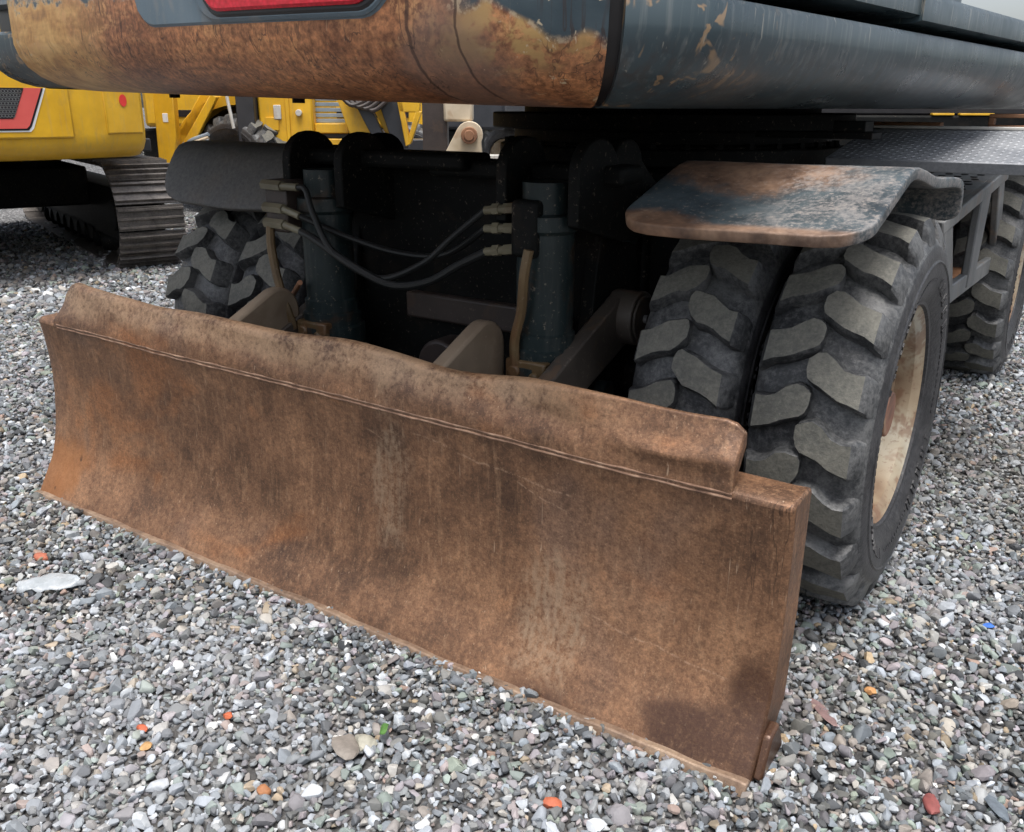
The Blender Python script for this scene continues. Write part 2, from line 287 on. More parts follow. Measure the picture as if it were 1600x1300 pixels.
def m_pebble():
    b = NB('grey_pebbles')
    oi = b.n('ShaderNodeObjectInfo').outputs; r = oi['Random']
    pos = b.n('ShaderNodeNewGeometry').outputs['Position']
    c = b.ramp(r, [(0, (.045,.047,.05)), (.09, (.1,.098,.088)), (.18, (.14,.15,.155)), (.27, (.22,.19,.165)), (.36, (.19,.21,.225)), (.45, (.15,.135,.14)), (.53, (.25,.265,.285)), (.62, (.33,.31,.28)),
        (.70, (.35,.37,.39)), (.78, (.2,.235,.2)), (.84, (.29,.25,.26)), (.90, (.46,.47,.48)), (.952, (.6,.61,.62)), (.968, (.25,.17,.135)), (.984, (.32,.24,.15)), (.9965, (.4,.17,.08))], True)
    r2 = b.math('FRACT', b.math('MULTIPLY', r, 917.3))
    c = b.mix(1.0, c, b.ramp(r2, [(0, (.5,.52,.54)), (.3, (.92,.96,.98)), (.6, (1.2,1.24,1.3)), (.8, (1.25,1.2,1.1)), (1, (1.42,1.48,1.54))]), 'MULTIPLY')
    n = b.noise(45, 4, .65, 0, b.vec(src=pos)); c = b.mix(.45, c, b.ramp(n, [(.3, (.3,.3,.3)), (.7, (.75,.75,.75))]), 'OVERLAY')
    # paler grey and darker brown patches across the yard
    yard = b.noise(.75, 3, .5, 0, b.vec(src=pos)); c = b.mix(b.math('MULTIPLY', b.step(yard, .5, .66), .3), c, (.45,.47,.5))
    c = b.mix(b.math('MULTIPLY', b.step(yard, .48, .34), .42), c, (.12,.108,.09))
    c = b.mix(.12, c, (.24,.245,.25))
    return b.fin(c, .68, 0, b.bump(n, .35, .003), .4)
MAT['pebble'] = m_pebble()
def m_stone(name, col):
    b = NB(name); n = b.noise(40, 5, .7); return b.fin(b.mix(.5, tuple(v_*.78+.02 for v_ in col), b.ramp(n, [(.3, (.25,.25,.25)), (.7, (.8,.8,.8))]), 'OVERLAY'), .7, 0, b.bump(n, .4, .003))
def m_deck():
    b = NB('dusty_tread_plate_steel'); n = b.noise(5, 5, .6); f = b.noise(80, 4, .7)
    c = b.ramp(n, [(.3, (.22,.235,.26)), (.7, (.42,.435,.455))]); c = b.mix(.3, c, b.ramp(f, [(.3, (.06,.06,.06)), (.7, (.34,.34,.35))])); return b.fin(c, .5, .15, b.bump(f, .2, .003))
MAT['deck'] = m_deck()
def m_plastic():
    b = NB('cloudy_clear_plastic'); n = b.noise(20, 4); b.fin(b.ramp(n, [(.3, (.5,.55,.58)), (.7, (.75,.79,.82))]), .25, 0, b.bump(n, .4, .01)); b.p.inputs['Transmission Weight'].default_value = .35; return b.m
MAT['plastic'] = m_plastic()

# ---------------------------------------------------------------- mesh helpers
class MB:
    def __init__(s): s.v = []; s.f = []; s.mi = []
    def add(s, vs, fs, mi=0):
        o = len(s.v); s.v += [tuple(p) for p in vs]; s.f += [tuple(i+o for i in f) for f in fs]; s.mi += [mi]*len(fs); return s
    def box(s, x0, x1, y0, y1, z0, z1, mi=0, mtx=None):
        vs = [Vector(p) for p in ((x0,y0,z0),(x1,y0,z0),(x1,y1,z0),(x0,y1,z0),(x0,y0,z1),(x1,y0,z1),(x1,y1,z1),(x0,y1,z1))]
        if mtx is not None: vs = [mtx @ p for p in vs]
        return s.add(vs, [(0,3,2,1),(4,5,6,7),(0,1,5,4),(1,2,6,5),(2,3,7,6),(3,0,4,7)], mi)
    def prism(s, poly, axis, a, b, mi=0, mtx=None):
        # poly: 2-D points in the two other axes (cyclic order x:yz, y:xz, z:xy)
        def pt(p, t): return Vector((t, p[0], p[1]) if axis == 'x' else (p[0], t, p[1]) if axis == 'y' else (p[0], p[1], t))
        n = len(poly); vs = [pt(p, a) for p in poly]+[pt(p, b) for p in poly]
        if mtx is not None: vs = [mtx @ p for p in vs]
        fs = [tuple(range(n)), tuple(range(2*n-1, n-1, -1))]+[(i, n+i, n+(i+1) % n, (i+1) % n) for i in range(n)]
        return s.add(vs, fs, mi)
    def cyl(s, p, q, r, n=20, mi=0, r2=None):
        p, q = Vector(p), Vector(q); d = (q-p).normalized(); a = d.orthogonal().normalized(); c = d.cross(a); r2 = r if r2 is None else r2
        vs = [p+(a*math.cos(t)+c*math.sin(t))*r for t in (2*math.pi*i/n for i in range(n))]+[q+(a*math.cos(t)+c*math.sin(t))*r2 for t in (2*math.pi*i/n for i in range(n))]
        return s.add(vs, [tuple(range(n-1, -1, -1)), tuple(range(n, 2*n))]+[(i, (i+1) % n, n+(i+1) % n, n+i) for i in range(n)], mi)
    def tube(s, pts, r, n=10, mi=0, sub=6):
        P = [Vector(p) for p in pts]; Q = []
        for i in range(len(P)-1):
            p0 = P[max(i-1, 0)]; p1, p2 = P[i], P[i+1]; p3 = P[min(i+2, len(P)-1)]
            for k in range(sub):
                t = k/sub; Q.append(.5*((2*p1)+(p2-p0)*t+(2*p0-5*p1+4*p2-p3)*t*t+(3*p1-p0-3*p2+p3)*t**3))
        Q.append(P[-1]); vs = []; a = None
        for i, p in enumerate(Q):
            d = (Q[min(i+1, len(Q)-1)]-Q[max(i-1, 0)]).normalized()
            a = d.orthogonal().normalized() if a is None else (a-d*a.dot(d)).normalized()
            c = d.cross(a); vs += [p+(a*math.cos(t)+c*math.sin(t))*r for t in (2*math.pi*j/n for j in range(n))]
        m = len(Q); fs = [(i*n+j, i*n+(j+1) % n, (i+1)*n+(j+1) % n, (i+1)*n+j) for i in range(m-1) for j in range(n)]
        return s.add(vs, fs+[tuple(range(n-1, -1, -1)), tuple(range((m-1)*n, m*n))], mi)
    def lathe(s, prof, c, axis='x', n=48, mi=0, a0=0, a1=2*math.pi):
        # prof: (along axis, radius) list
        full = abs(a1-a0-2*math.pi) < 1e-6; m = n if full else n+1; vs = []
        for i in range(m):
            t = a0+(a1-a0)*i/n; cs, sn = math.cos(t), math.sin(t)
            for (h, r) in prof:
                vs.append((c[0]+h, c[1]+r*cs, c[2]+r*sn) if axis == 'x' else (c[0]+r*cs, c[1]+r*sn, c[2]+h) if axis == 'z' else (c[0]+r*cs, c[1]+h, c[2]+r*sn))
        k = len(prof); fs = [(i*k+j, ((i+1) % m)*k+j, ((i+1) % m)*k+j+1, i*k+j+1) for i in range(n) for j in range(k-1)]
        return s.add(vs, fs, mi)
    def grid(s, P, mi=0, flip=False):
        n, m = len(P), len(P[0]); vs = [p for row in P for p in row]
        fs = [(i*m+j, i*m+j+1, (i+1)*m+j+1, (i+1)*m+j) for i in range(n-1) for j in range(m-1)]
        if flip: fs = [f[::-1] for f in fs]
        return s.add(vs, fs, mi)
    def build(s, name, mats, parent=None, bevel=0, smooth=35, solid=0, segs=2):
        me = bpy.data.meshes.new(name); me.from_pydata(s.v, [], s.f); me.validate()
        for m in (mats if isinstance(mats, (list, tuple)) else [mats]): me.materials.append(MAT[m] if isinstance(m, str) else m)
        if len(me.polygons) == len(s.mi): me.polygons.foreach_set('material_index', s.mi)
        import bmesh; bm = bmesh.new(); bm.from_mesh(me); bmesh.ops.recalc_face_normals(bm, faces=bm.faces); bm.to_mesh(me); bm.free()
        if smooth: me.polygons.foreach_set('use_smooth', [True]*len(me.polygons)); me.set_sharp_from_angle(angle=R(smooth))
        o = bpy.data.objects.new(name, me); sc.collection.objects.link(o)
        if parent: o.parent = parent
        if solid: md = o.modifiers.new('solid', 'SOLIDIFY'); md.thickness = solid; md.offset = -1
        if bevel: md = o.modifiers.new('bevel', 'BEVEL'); md.width = bevel; md.segments = segs; md.limit_method = 'ANGLE'; md.angle_limit = R(40)
        return o
def tag(o, label=None, cat=None, group=None, kind=None):
    for k, v in (('label', label), ('category', cat), ('group', group), ('kind', kind)):
        if v: o[k] = v
    return o
def empty(name, loc=(0,0,0), rz=0):
    o = bpy.data.objects.new(name, None); o.empty_display_size = .2; sc.collection.objects.link(o); o.location = loc; o.rotation_euler = (0, 0, rz); return o
def copy_tree(o, parent=None):
    c = o.copy(); sc.collection.objects.link(c); c.parent = parent
    for ch in list(o.children): copy_tree(ch, c)
    return c
def arc(cx, cy, rx, ry, a0, a1, n):
    return [(cx+rx*math.cos(R(a0+(a1-a0)*i/n)), cy+ry*math.sin(R(a0+(a1-a0)*i/n))) for i in range(n+1)]

# ================================================================ the yard
g = MB(); g.grid([[(x, y, 0) for y in (-40, -5, 0, 10, 400)] for x in (-400, -20, 0, 20, 400)], flip=True)
tag(g.build('ground', 'ground', smooth=0), kind='structure')

# ================================================================ wheeled excavator
EX = empty('wheeled_excavator')
tag(EX, 'rusty dark teal wheeled excavator with a wide brown dozer blade down on the gravel', 'excavator')
XC = .06                                   # chassis centre line
# ---- tyres and wheels
def lug(mb, side, ang, Rb, h):
    st = [(.010, .014, .020), (.004, .027, .019), (-.006, .036, .016), (-.024, .042, .011), (-.046, .041, .003), (-.068, .037, -.009), (-.090, .037, -.018), (-.112, .041, -.024), (-.126, .042, -.026), (-.138, .040, -.027)]
    # (distance past the centre line (negative = towards the shoulder), half width, shift round the tyre)
    jr = random.Random(int(ang*1000)+side)
    def crown(x): x = abs(x); return Rb-.010*(x/.12)**2-(max(0, x-.112)*1.0)
    rows = []; n_ = len(st); chip = [jr.uniform(-.0014, .0014) for _ in st]
    for k, (xx, hw, sh) in enumerate(st):
        wig = .003*math.sin(k*1.7+ang*3)+chip[k]; hh = h+jr.uniform(-.0012, .0012)
        base = crown(xx)-.014; top = crown(xx)+hh
        if k == n_-2: top -= .010
        if k == n_-1: top = crown(xx)-.022; base = crown(xx)-.075
        row = []
        for (c, r) in ((-1.12, base), (-1.0, top-.009), (-.86, top), (.86, top), (1.0, top-.009), (1.12, base)):
            a = ang+(sh+wig+c*hw)/Rb; x = -side*(xx-(.004 if k == 0 and abs(c) > .95 else 0))
            row.append((x, -r*math.cos(a), r*math.sin(a)))
        rows.append(row)
    o = len(mb.v); m = 6; n = len(rows)
    mb.v += [p for row in rows for p in row]
    for i in range(n-1):
        for j in range(m-1):
            mb.f.append((o+i*m+j, o+i*m+j+1, o+(i+1)*m+j+1, o+(i+1)*m+j)); mb.mi.append(1 if (j == 2 and i < n-3) else 0)
    mb.f.append(tuple(o+j for j in range(m))); mb.mi.append(0); mb.f.append(tuple(o+(n-1)*m+j for j in range(m-1, -1, -1))); mb.mi.append(0)
def make_tyre(name, n=21):
    mb = MB(); Rb = .481
    prof = [(.085, .268), (.098, .274), (.118, .296), (.136, .335), (.145, .375), (.144, .41), (.137, .437), (.126, .455), (.098, .470), (.05, .478), (0, .480)]
    prof = prof+[(-a, b) for a, b in prof[-2::-1]]
    mb.lathe(prof, (0, 0, 0), 'x', 84, 0)
    k = len(prof)
    for i in range(84):
        for j in range(k-1):
            if prof[j][1] < .455 and prof[j+1][1] < .455: mb.mi[i*(k-1)+j] = 2
    # raised bead rings on the sidewall
    for s in (1, -1):
        mb.lathe([(s*.144, .396), (s*.1475, .400), (s*.144, .405)], (0, 0, 0), 'x', 84, 2)
        mb.lathe([(s*.112, .289), (s*.119, .292), (s*.121, .300)], (0, 0, 0), 'x', 84, 2)
    for s in (1, -1):
        for i in range(120):
            if i % 30 < 13 and i % 3 != 2: hgt, r0, r1 = .0035, .345, .372
            elif i % 30 >= 16: hgt, r0, r1 = .0018, .352, .360
            else: continue
            a0, a1 = 2*math.pi*(i+.18)/120, 2*math.pi*(i+.78)/120
            def sp_(r, a, h_): xw = np.interp(r, [.335, .375, .41], [.136, .145, .144])+h_; return (s*xw, r*math.cos(a), r*math.sin(a))
            mb.add([sp_(r0, a0, -.003), sp_(r1, a0, -.003), sp_(r1, a1, -.003), sp_(r0, a1, -.003), sp_(r0, a0, hgt), sp_(r1, a0, hgt), sp_(r1, a1, hgt), sp_(r0, a1, hgt)], [(4,5,6,7),(0,1,5,4),(1,2,6,5),(2,3,7,6),(3,0,4,7)], 2)
    for i in range(n):
        lug(mb, 1, 2*math.pi*i/n, Rb, .033); lug(mb, -1, 2*math.pi*(i+.5)/n, Rb, .033)
    return mb
tyre_mb = make_tyre('tyre')
def make_wheel(x, y, z, out, spin, steer=0, hub=True):
    wm = MB()
    wm.lathe([(.03, 0), (.03, .07), (.008, .078), (.0, .12), (-.004, .17), (.012, .205), (.03, .236)], (0, 0, 0), 'x', 40)
    wh = wm.build('wheel', 'disc', EX, smooth=30)
    wh.location = (x, y, z); wh.rotation_euler = (spin, 0, steer+(0 if out > 0 else math.pi))
    t = bpy.data.objects.new('tyre', TYRE_ME); sc.collection.objects.link(t); t.parent = wh; t.rotation_euler = (0, 0, 0 if out > 0 else -math.pi)
    rm = MB(); rm.lathe([(.108, .282), (.112, .287), (.109, .290), (.100, .283), (.094, .268), (.066, .262), (.05, .262), (.044, .256), (.0, .235), (-.03, .23), (-.09, .258), (-.108, .285), (-.110, .279), (-.092, .254), (-.03, .222), (0, .227), (.042, .248), (.048, .255), (.066, .256), (.092, .261), (.100, .268), (.108, .282)], (0, 0, 0), 'x', 64)
    rm.build('rim', 'rim', wh, smooth=30)
    nm = MB(); nm.cyl((.0, 0, 0), (.07, 0, 0), .085, 24); nm.cyl((.07, 0, 0), (.092, 0, 0), .06, 20)
    nm.build('hub', 'disc', wh, .004)
    for i in range(10):
        a = 2*math.pi*i/10; nb = MB(); nb.cyl((-.004, .14*math.cos(a), .14*math.sin(a)), (.03, .14*math.cos(a), .14*math.sin(a)), .016, 6)
        nb.build('wheel_nut', 'disc', wh, smooth=0)
    return wh
_t = tyre_mb.build('tyre', ['rubber', 'lugtop', 'sidewall'], EX, smooth=38); TYRE_ME = _t.data; bpy.data.objects.remove(_t)
WZ, YW, YR = .497, .978, 3.583
for yy, st in ((YW, 0.0), (YR, 0)):
    for side in (1, -1):
        for off, sp in ((1.055 if side > 0 else 1.075, .06), (.745, .21)):
            make_wheel(.088+side*off, yy, WZ, side if off > .9 else -side, sp+.3*yy+.13*side, st)
for yy in (YW, YR): ax = MB(); ax.cyl((XC-.9, yy, WZ), (XC+.9, yy, WZ), .11, 20); ax.cyl((XC-.2, yy, WZ), (XC+.2, yy, WZ), .2, 20); ax.build('axle', 'black', EX)

# ---- chassis
c = MB(); c.box(XC-.47, XC+.47, .95, 3.95, .48, .98); c.box(XC-.6, XC+.6, 1.5, 2.9, .62, 1.05)
ch = c.build('chassis_frame', 'black', EX, .02)
p = MB(); p.box(XC-.44, XC+.44, .70, .74, .42, 1.10); p.build('front_plate', 'black', EX, .006)
p = MB(); p.box(XC-.52, XC+.10, .56, .70, 1.09, 1.135); p.box(XC-.05, XC+.56, .60, .72, 1.07, 1.118); p.build('cross_beam', 'black', EX, .012)
def ear(x, name='cylinder_ear'):
    q = MB(); q.prism([(.48, .98), (.48, 1.09)]+arc(.58, 1.10, .1, .085, 180, 0, 10)+[(.74, 1.05), (.95, 1.0), (.95, .92), (.72, .92)], 'x', x-.016, x+.016); return q.build(name, 'black', EX, .004)
for x in (-.325, .445):
    ear(x-.105); ear(x+.105)
for s in (-1, 1):      # outer cheek plates with their curved front edge
    q = MB(); x = XC+s*.43
    q.prism([(.65, .34), (.65, .62), (.69, .86), (.75, 1.08)]+arc(.84, 1.10, .09, .075, 170, 10, 8)+[(1.1, 1.0), (1.3, .98), (1.3, .34)], 'x', x-.02, x+.02); q.build('cheek_plate', 'black', EX, .004)
    for (yy, zz) in ((.72, .50), (.84, .93)): bl = MB(); bl.cyl((x-s*.03, yy, zz), (x+s*.05, yy, zz), .035, 6); bl.build('bolt_head', 'teal', EX, smooth=0)
q = MB()
for zz, r in ((1.09, .70), (1.16, .64), (1.21, .73)): q.cyl((0, 2.2, zz-.035), (0, 2.2, zz+.025), r, 72)
q.cyl((0, 2.2, 1.0), (0, 2.2, 1.27), .6, 48); q.build('swing_bearing', 'black', EX, .006)
for i in range(36):
    a = 2*math.pi*i/36
    if math.sin(a) > .3: continue
    bb = MB(); bb.cyl((.668*math.cos(a), 2.2+.668*math.sin(a), 1.11), (.668*math.cos(a), 2.2+.668*math.sin(a), 1.135), .016, 6); bb.build('bearing_bolt', 'black', EX, smooth=0)
# ---- blade lift cylinders, hoses
for x in (-.325, .445):
    q = MB(); q.lathe([(.52, 0), (.52, .098), (.62, .098), (.625, .088), (.66, .088), (.665, .080), (.70, .080), (.705, .074), (.955, .074), (.965, .083), (1.0, .083), (1.005, .06), (1.08, .06), (1.08, 0)], (x, .53, 0), 'z', 40)
    cy = q.build('lift_cylinder', 'teal', EX, smooth=30)
    q = MB(); q.lathe([(.30, 0), (.30, .045), (.52, .045)], (x, .53, 0), 'z', 24); q.build('piston_rod', 'greysteel', cy)
    q = MB(); q.cyl((x-.09, .53, .30), (x+.09, .53, .30), .07, 24); q.build('rod_eye', 'teal', cy, .005)
    q = MB(); q.box(x-.06, x+.06, .435, .47, .575, .64); q.cyl((x-.03, .425, .61), (x-.03, .46, .61), .02, 6); q.cyl((x+.03, .425, .6), (x+.03, .46, .6), .016, 6); q.build('port_clamp', 'rustpipe', cy, .006)
q = MB(); q.box(.395, .470, .44, .51, .90, 1.04); mR = q.build('valve_block', 'black', EX, .012)
q = MB(); q.box(-.475, -.385, .43, .51, .90, 1.05); mL = q.build('valve_block', 'brown', EX, .006)
for (zz, dz) in ((1.018, -.012), (.968, -.008), (.917, -.016)):
    f = MB(); f.cyl((.395, .47, zz), (.36, .47, zz+dz*.4), .014, 6); f.cyl((.36, .47, zz+dz*.4), (.30, .47, zz+dz), .011, 12); f.cyl((.345, .47, zz+dz*.5), (.325, .47, zz+dz*.7), .015, 6); f.build('hose_fitting', 'brass', mR, smooth=30)
for (zz, dz) in ((1.035, 0), (.97, -.016), (.925, -.014)):
    f = MB(); f.cyl((-.475, .43, zz), (-.385, .42, zz), .016, 6); f.cyl((-.385, .42, zz), (-.32, .42, zz+dz), .011, 12); f.build('hose_fitting', 'brass', mL, smooth=30)
for pts, r in (([(-.32, .42, 1.035), (-.29, .42, 1.03), (-.255, .41, .966), (-.173, .40, .865), (-.03, .42, .806), (.11, .44, .855), (.2, .46, .93), (.30, .47, 1.006)], .009),
               ([(-.32, .42, .911), (-.247, .41, .892), (-.11, .40, .838), (.016, .42, .792), (.131, .44, .81), (.22, .46, .86), (.30, .47, .90)], .0115),
               ([(-.32, .42, .954), (-.2, .48, .90), (-.05, .53, .86), (.12, .53, .87), (.30, .47, .96)], .009)):
    h = MB(); h.tube(pts, r, 10); h.build('hydraulic_hose', 'hose', EX)
h = MB(); h.tube([(.462, .425, .925), (.452, .42, .86), (.438, .43, .77), (.415, .435, .69), (.415, .44, .61)], .013, 8); h.build('oil_pipe', 'rustpipe', EX)
h = MB(); h.tube([(-.455, .425, .915), (-.452, .42, .85), (-.435, .42, .76), (-.41, .425, .67), (-.40, .44, .61)], .013, 8); h.build('oil_pipe', 'rustpipe', EX)
for x in (.16, ): 
    q = MB(); q.cyl((x, .70, .60), (x, .67, .60), .035, 6); q.cyl((x, .67, .60), (x, .655, .60), .018, 12); q.build('bolt_head', 'teal', EX, .003)
q = MB(); q.box(XC-.2, XC+.36, .66, .70, .64, .72); q.build('stiffener', 'brown', EX, .008)
q = MB(); q.cyl((.03, .70, .52), (.03, .6, .52), .08, 24); q.build('pin_boss', 'brown', EX, .01)
# ---- blade arms
for s in (-1, 1):
    x = XC+s*.475
    def cap(y0, z0, r0, y1, z1, r1, n=10):
        d = Vector((y1-y0, z1-z0)); L = d.length; a = math.degrees(math.atan2(d.y, d.x))
        return arc(y1, z1, r1, r1, a-90, a+90, n)+arc(y0, z0, r0, r0, a+90, a+270, n)
    q = MB(); q.prism(cap(.27, .505, .058, .79, .705, .072), 'x', x-.022, x+.022); am = q.build('push_arm', 'armsteel', EX, .005)
    q = MB(); q.cyl((x-.02, .79, .705), (x+s*.065, .79, .705), .075, 28); q.cyl((x+s*.065, .79, .705), (x+s*.072, .79, .705), .064, 28); q.build('pivot_pin', 'armsteel', am, .006)
    q = MB(); q.cyl((x+s*.07, .79, .705), (x+s*.082, .79, .705), .012, 10); q.build('grease_nipple', 'greysteel', am)
q = MB(); q.tube([(-.46, .5, .70), (-.34, .42, .76)], .008, 8, sub=1); q.build('link_rod', 'rust', EX)
# ---- fenders
def fender(name, x0, x1, prof, mat, tilt, rad, dent):
    # prof: (y, z) stations along the plate; front corners rounded
    L = [0]
    for a, b2 in zip(prof, prof[1:]): L.append(L[-1]+math.dist(a, b2))
    S = sorted(set(list(np.linspace(0, rad, 9))+list(np.linspace(rad, L[-1]-rad*.4, 26))+list(np.linspace(L[-1]-rad*.4, L[-1], 5))))
    P = []
    for s in S:
        k = max(i for i in range(len(L)-1) if L[i] <= s+1e-9); t = (s-L[k])/(L[k+1]-L[k])
        y = prof[k][0]+(prof[k+1][0]-prof[k][0])*t; z = prof[k][1]+(prof[k+1][1]-prof[k][1])*t
        e = min(s, rad); ins = rad-math.sqrt(max(0, rad*rad-(rad-e)**2)); e2 = min(L[-1]-s, rad*.4); ins = max(ins, rad*.4-math.sqrt(max(0, (rad*.4)**2-(rad*.4-e2)**2)))
        row = []
        for u in np.linspace(0, 1, 26):
            x = x0+ins+(x1-x0-2*ins)*u
            zz = z+tilt*(x-x0)
            for (dx, dy, dr, dd) in dent:
                q2 = ((x-dx)**2+(y-dy)**2)/dr**2; zz -= dd*math.exp(-q2)
            row.append((x, y, zz))
        P.append(row)
    m = MB(); m.grid(P, flip=False); return m.build(name, mat, EX, .006, 50, .026)
prof_r = [(.335, 1.022), (.36, 1.030), (.60, 1.104), (.66, 1.122), (.70, 1.131), (.75, 1.131), (.84, 1.120), (1.0, 1.094), (1.3, 1.078), (1.40, 1.066), (1.44, 1.04), (1.45, .98), (1.452, .95)]
fr = fender('fender', .73, 1.26, prof_r, 'fender', .006, .09, [(1.0, .56, .12, .018), (.9, .45, .1, .008)])
prof_l = [(.545, .945), (.56, .975), (.63, 1.09), (.655, 1.122), (.70, 1.136), (.80, 1.136), (1.0, 1.11), (1.3, 1.08), (1.4, 1.05)]
fl = fender('fender', -1.165, -.50, prof_l, 'fender_dull', 0, .12, [(-.8, .6, .15, .01)])
fl['label'] = 'dull grey steep fender'; fr['label'] = 'rusted fender with a dent'
for s in (-1, 1):
    q = MB(); q.box(XC+s*.58-.04, XC+s*.58+.04, .9, 1.2, .98, 1.07); q.build('fender_bracket', 'black', EX, .006)
# ---- tread plate deck behind the right fender
A, Bq = Vector((0, 1.75, 1.098)), Vector((0, 2.30, 1.182)); dv = Bq-A
q = MB(); q.prism([(A.y, A.z), (Bq.y, Bq.z), (Bq.y+.25, Bq.z+.002), (Bq.y+.25, Bq.z-.03), (Bq.y, Bq.z-.03), (A.y+.012, A.z-.035)], 'x', .78, 1.46)
dk = q.build('tread_deck', 'deck', EX, .004)
tp = MB(); nv = Vector((0, -dv.z, dv.y)).normalized()
for i in range(30):
    for j in range(22):
        px, py = .80+i*.0222, .012+j*.0245
        cpt = A+dv.normalized()*py+Vector((px, 0, 0)); a = R(45 if (i+j) % 2 else -45)
        d1 = Vector((math.cos(a), 0, 0))+dv.normalized()*math.sin(a); d2 = d1.cross(nv)
        ln, wd = .0095, .0032
        tp.add([cpt+d1*ln, cpt+d2*wd, cpt-d1*ln, cpt-d2*wd, cpt+nv*.0025], [(0, 1, 4), (1, 2, 4), (2, 3, 4), (3, 0, 4)])
t = tp.build('tread_studs', 'deck', dk, smooth=0); t['kind'] = 'stuff'
q = MB(); q.box(.78, 1.462, Bq.y-.012, Bq.y+.004, Bq.z+.001, Bq.z+.012); q.build('deck_lip', 'offwhite', dk, .003)
q = MB(); q.box(.62, .98, 1.50, 1.62, 1.165, 1.185); q.box(.86, .955, 1.51, 1.61, 1.185, 1.218); q.build('stop_bracket', 'black', EX, .003)
# ---- side steps
q = MB(); X0, X1 = .96, 1.2
barn = [0]
def bar(pts, x0=X1-.03, x1=X1): barn[0] += 1; q.prism(pts, 'x', x0-.0025*barn[0], x1-.0025*barn[0])
bar([(1.60, .93), (1.62, .885), (3.10, .965), (3.08, 1.015)])                # top rail
bar([(1.64, .905), (1.80, .905), (2.06, .62), (1.90, .62)])                  # front post
bar([(2.42, .93), (2.66, .95), (2.58, .60), (2.40, .60)])                    # middle post
bar([(2.90, .96), (3.06, .97), (3.36, .60), (3.20, .60)])                    # rear post
bar([(1.89, .67), (1.95, .60), (3.36, .545), (3.36, .62)])                   # bottom rail
st = q.build('step_frame', 'greysteel', EX, .006)
q = MB(); q.prism([(1.60, .928), (3.08, 1.012), (3.08, 1.000), (1.60, .915)], 'x', X0-.02, X1-.032); stt = q.build('step_tread', 'greysteel', EX, .003)
hm = MB()
for i in range(19):
    for j in range(3):
        yy = 1.68+i*.075; zz = .928+(yy-1.6)/1.48*.084; xx = X0+.03+j*.06+(.015 if i % 2 else 0)
        hm.cyl((xx, yy, zz-.002), (xx, yy, zz+.0025), .014, 8)
h = hm.build('tread_hole', 'black', stt, smooth=0); h['kind'] = 'stuff'
q = MB(); q.prism([(1.93, .62), (3.33, .56), (3.33, .545), (1.93, .605)], 'x', X0, X1-.032); q.build('step_tread', 'rust', EX, .003)
q = MB(); q.box(X0-.06, X0-.02, 1.62, 3.2, .60, .90); q.build('tool_box', 'black', EX, .01)

# ---- upper structure (swung a few degrees on its bearing)
UP_LOC, UP_RZ = (0, 2.2, 0), R(-7)
TILT = R(1.3); _p = Vector((.6, 0, 1.262))
_t = Matrix.Rotation(UP_RZ, 3, 'Z') @ (_p-Matrix.Rotation(TILT, 3, 'Y') @ _p)
def upper(o): o.location = Vector(UP_LOC)+_t; o.rotation_euler = (0, TILT, UP_RZ); return o
def plan():
    left = [(-1.25, 1.7), (-1.25, .6), (-1.25, -.6)]+[(-1.25, -1.5)]
    cl = arc(-.8, -1.85, .45, .345, 180, 268, 22); back = [(-.8+1.6*i/20, -2.235+.04*((i-10)/10)**2) for i in range(1, 20)]
    crn = arc(.8, -1.85, .45, .345, 272, 360, 22); right = [(1.25, -1.5), (1.25, -.9), (1.25, -.6), (1.25, 0), (1.25, .6), (1.25, 1.7)]
    return left+cl+back+crn+right
PL = plan()
def normals(P):
    out = []
    for i in range(len(P)):
        a, b2 = P[max(i-1, 0)], P[min(i+1, len(P)-1)]; d = Vector((b2[0]-a[0], b2[1]-a[1])).normalized(); out.append((d.y, -d.x))
    return out
PN = normals(PL)
def resample(i0, i1, off=0):
    return [((PL[i][0]+PN[i][0]*off, PL[i][1]+PN[i][1]*off), PN[i]) for i in range(i0, i1+1)]
def sweep(sec, prof, name, mat, parent=EX, smooth=30, bevel=0, mi_fn=None):
    m = MB(); rows = [[(pp[0]+nn[0]*o_, pp[1]+nn[1]*o_, z) for (o_, z) in prof] for pp, nn in sec]
    m.grid(rows)
    k = len(prof)
    for i, rev in ((0, False), (len(sec)-1, True)): m.f.append(tuple(i*k+j for j in (range(k) if rev else range(k-1, -1, -1)))); m.mi.append(0)
    return m.build(name, mat, parent, bevel, smooth)
# indices of the seams at x = -1.15 and 1.15
iL = min(range(len(PL)//2), key=lambda i: abs(PL[i][0]+1.15)+max(0, PL[i][1]+1.8)*5); iR = min(range(len(PL)//2, len(PL)), key=lambda i: abs(PL[i][0]-1.15)+max(0, PL[i][1]+1.8)*5)
roll = [(-.50, 1.262), (-.22, 1.262), (-.155, 1.267), (-.105, 1.280), (-.062, 1.301), (-.03, 1.328), (-.010, 1.358), (0, 1.392)]
cw = upper(sweep(resample(iL, iR), roll+[(0, 1.50), (0, 1.62), (0, 1.8), (-.01, 1.95), (-.06, 2.0), (-.5, 2.02)], 'counterweight', 'cw'))
cw['label'] = 'counterweight with rust and ochre scrapes below faded teal paint'
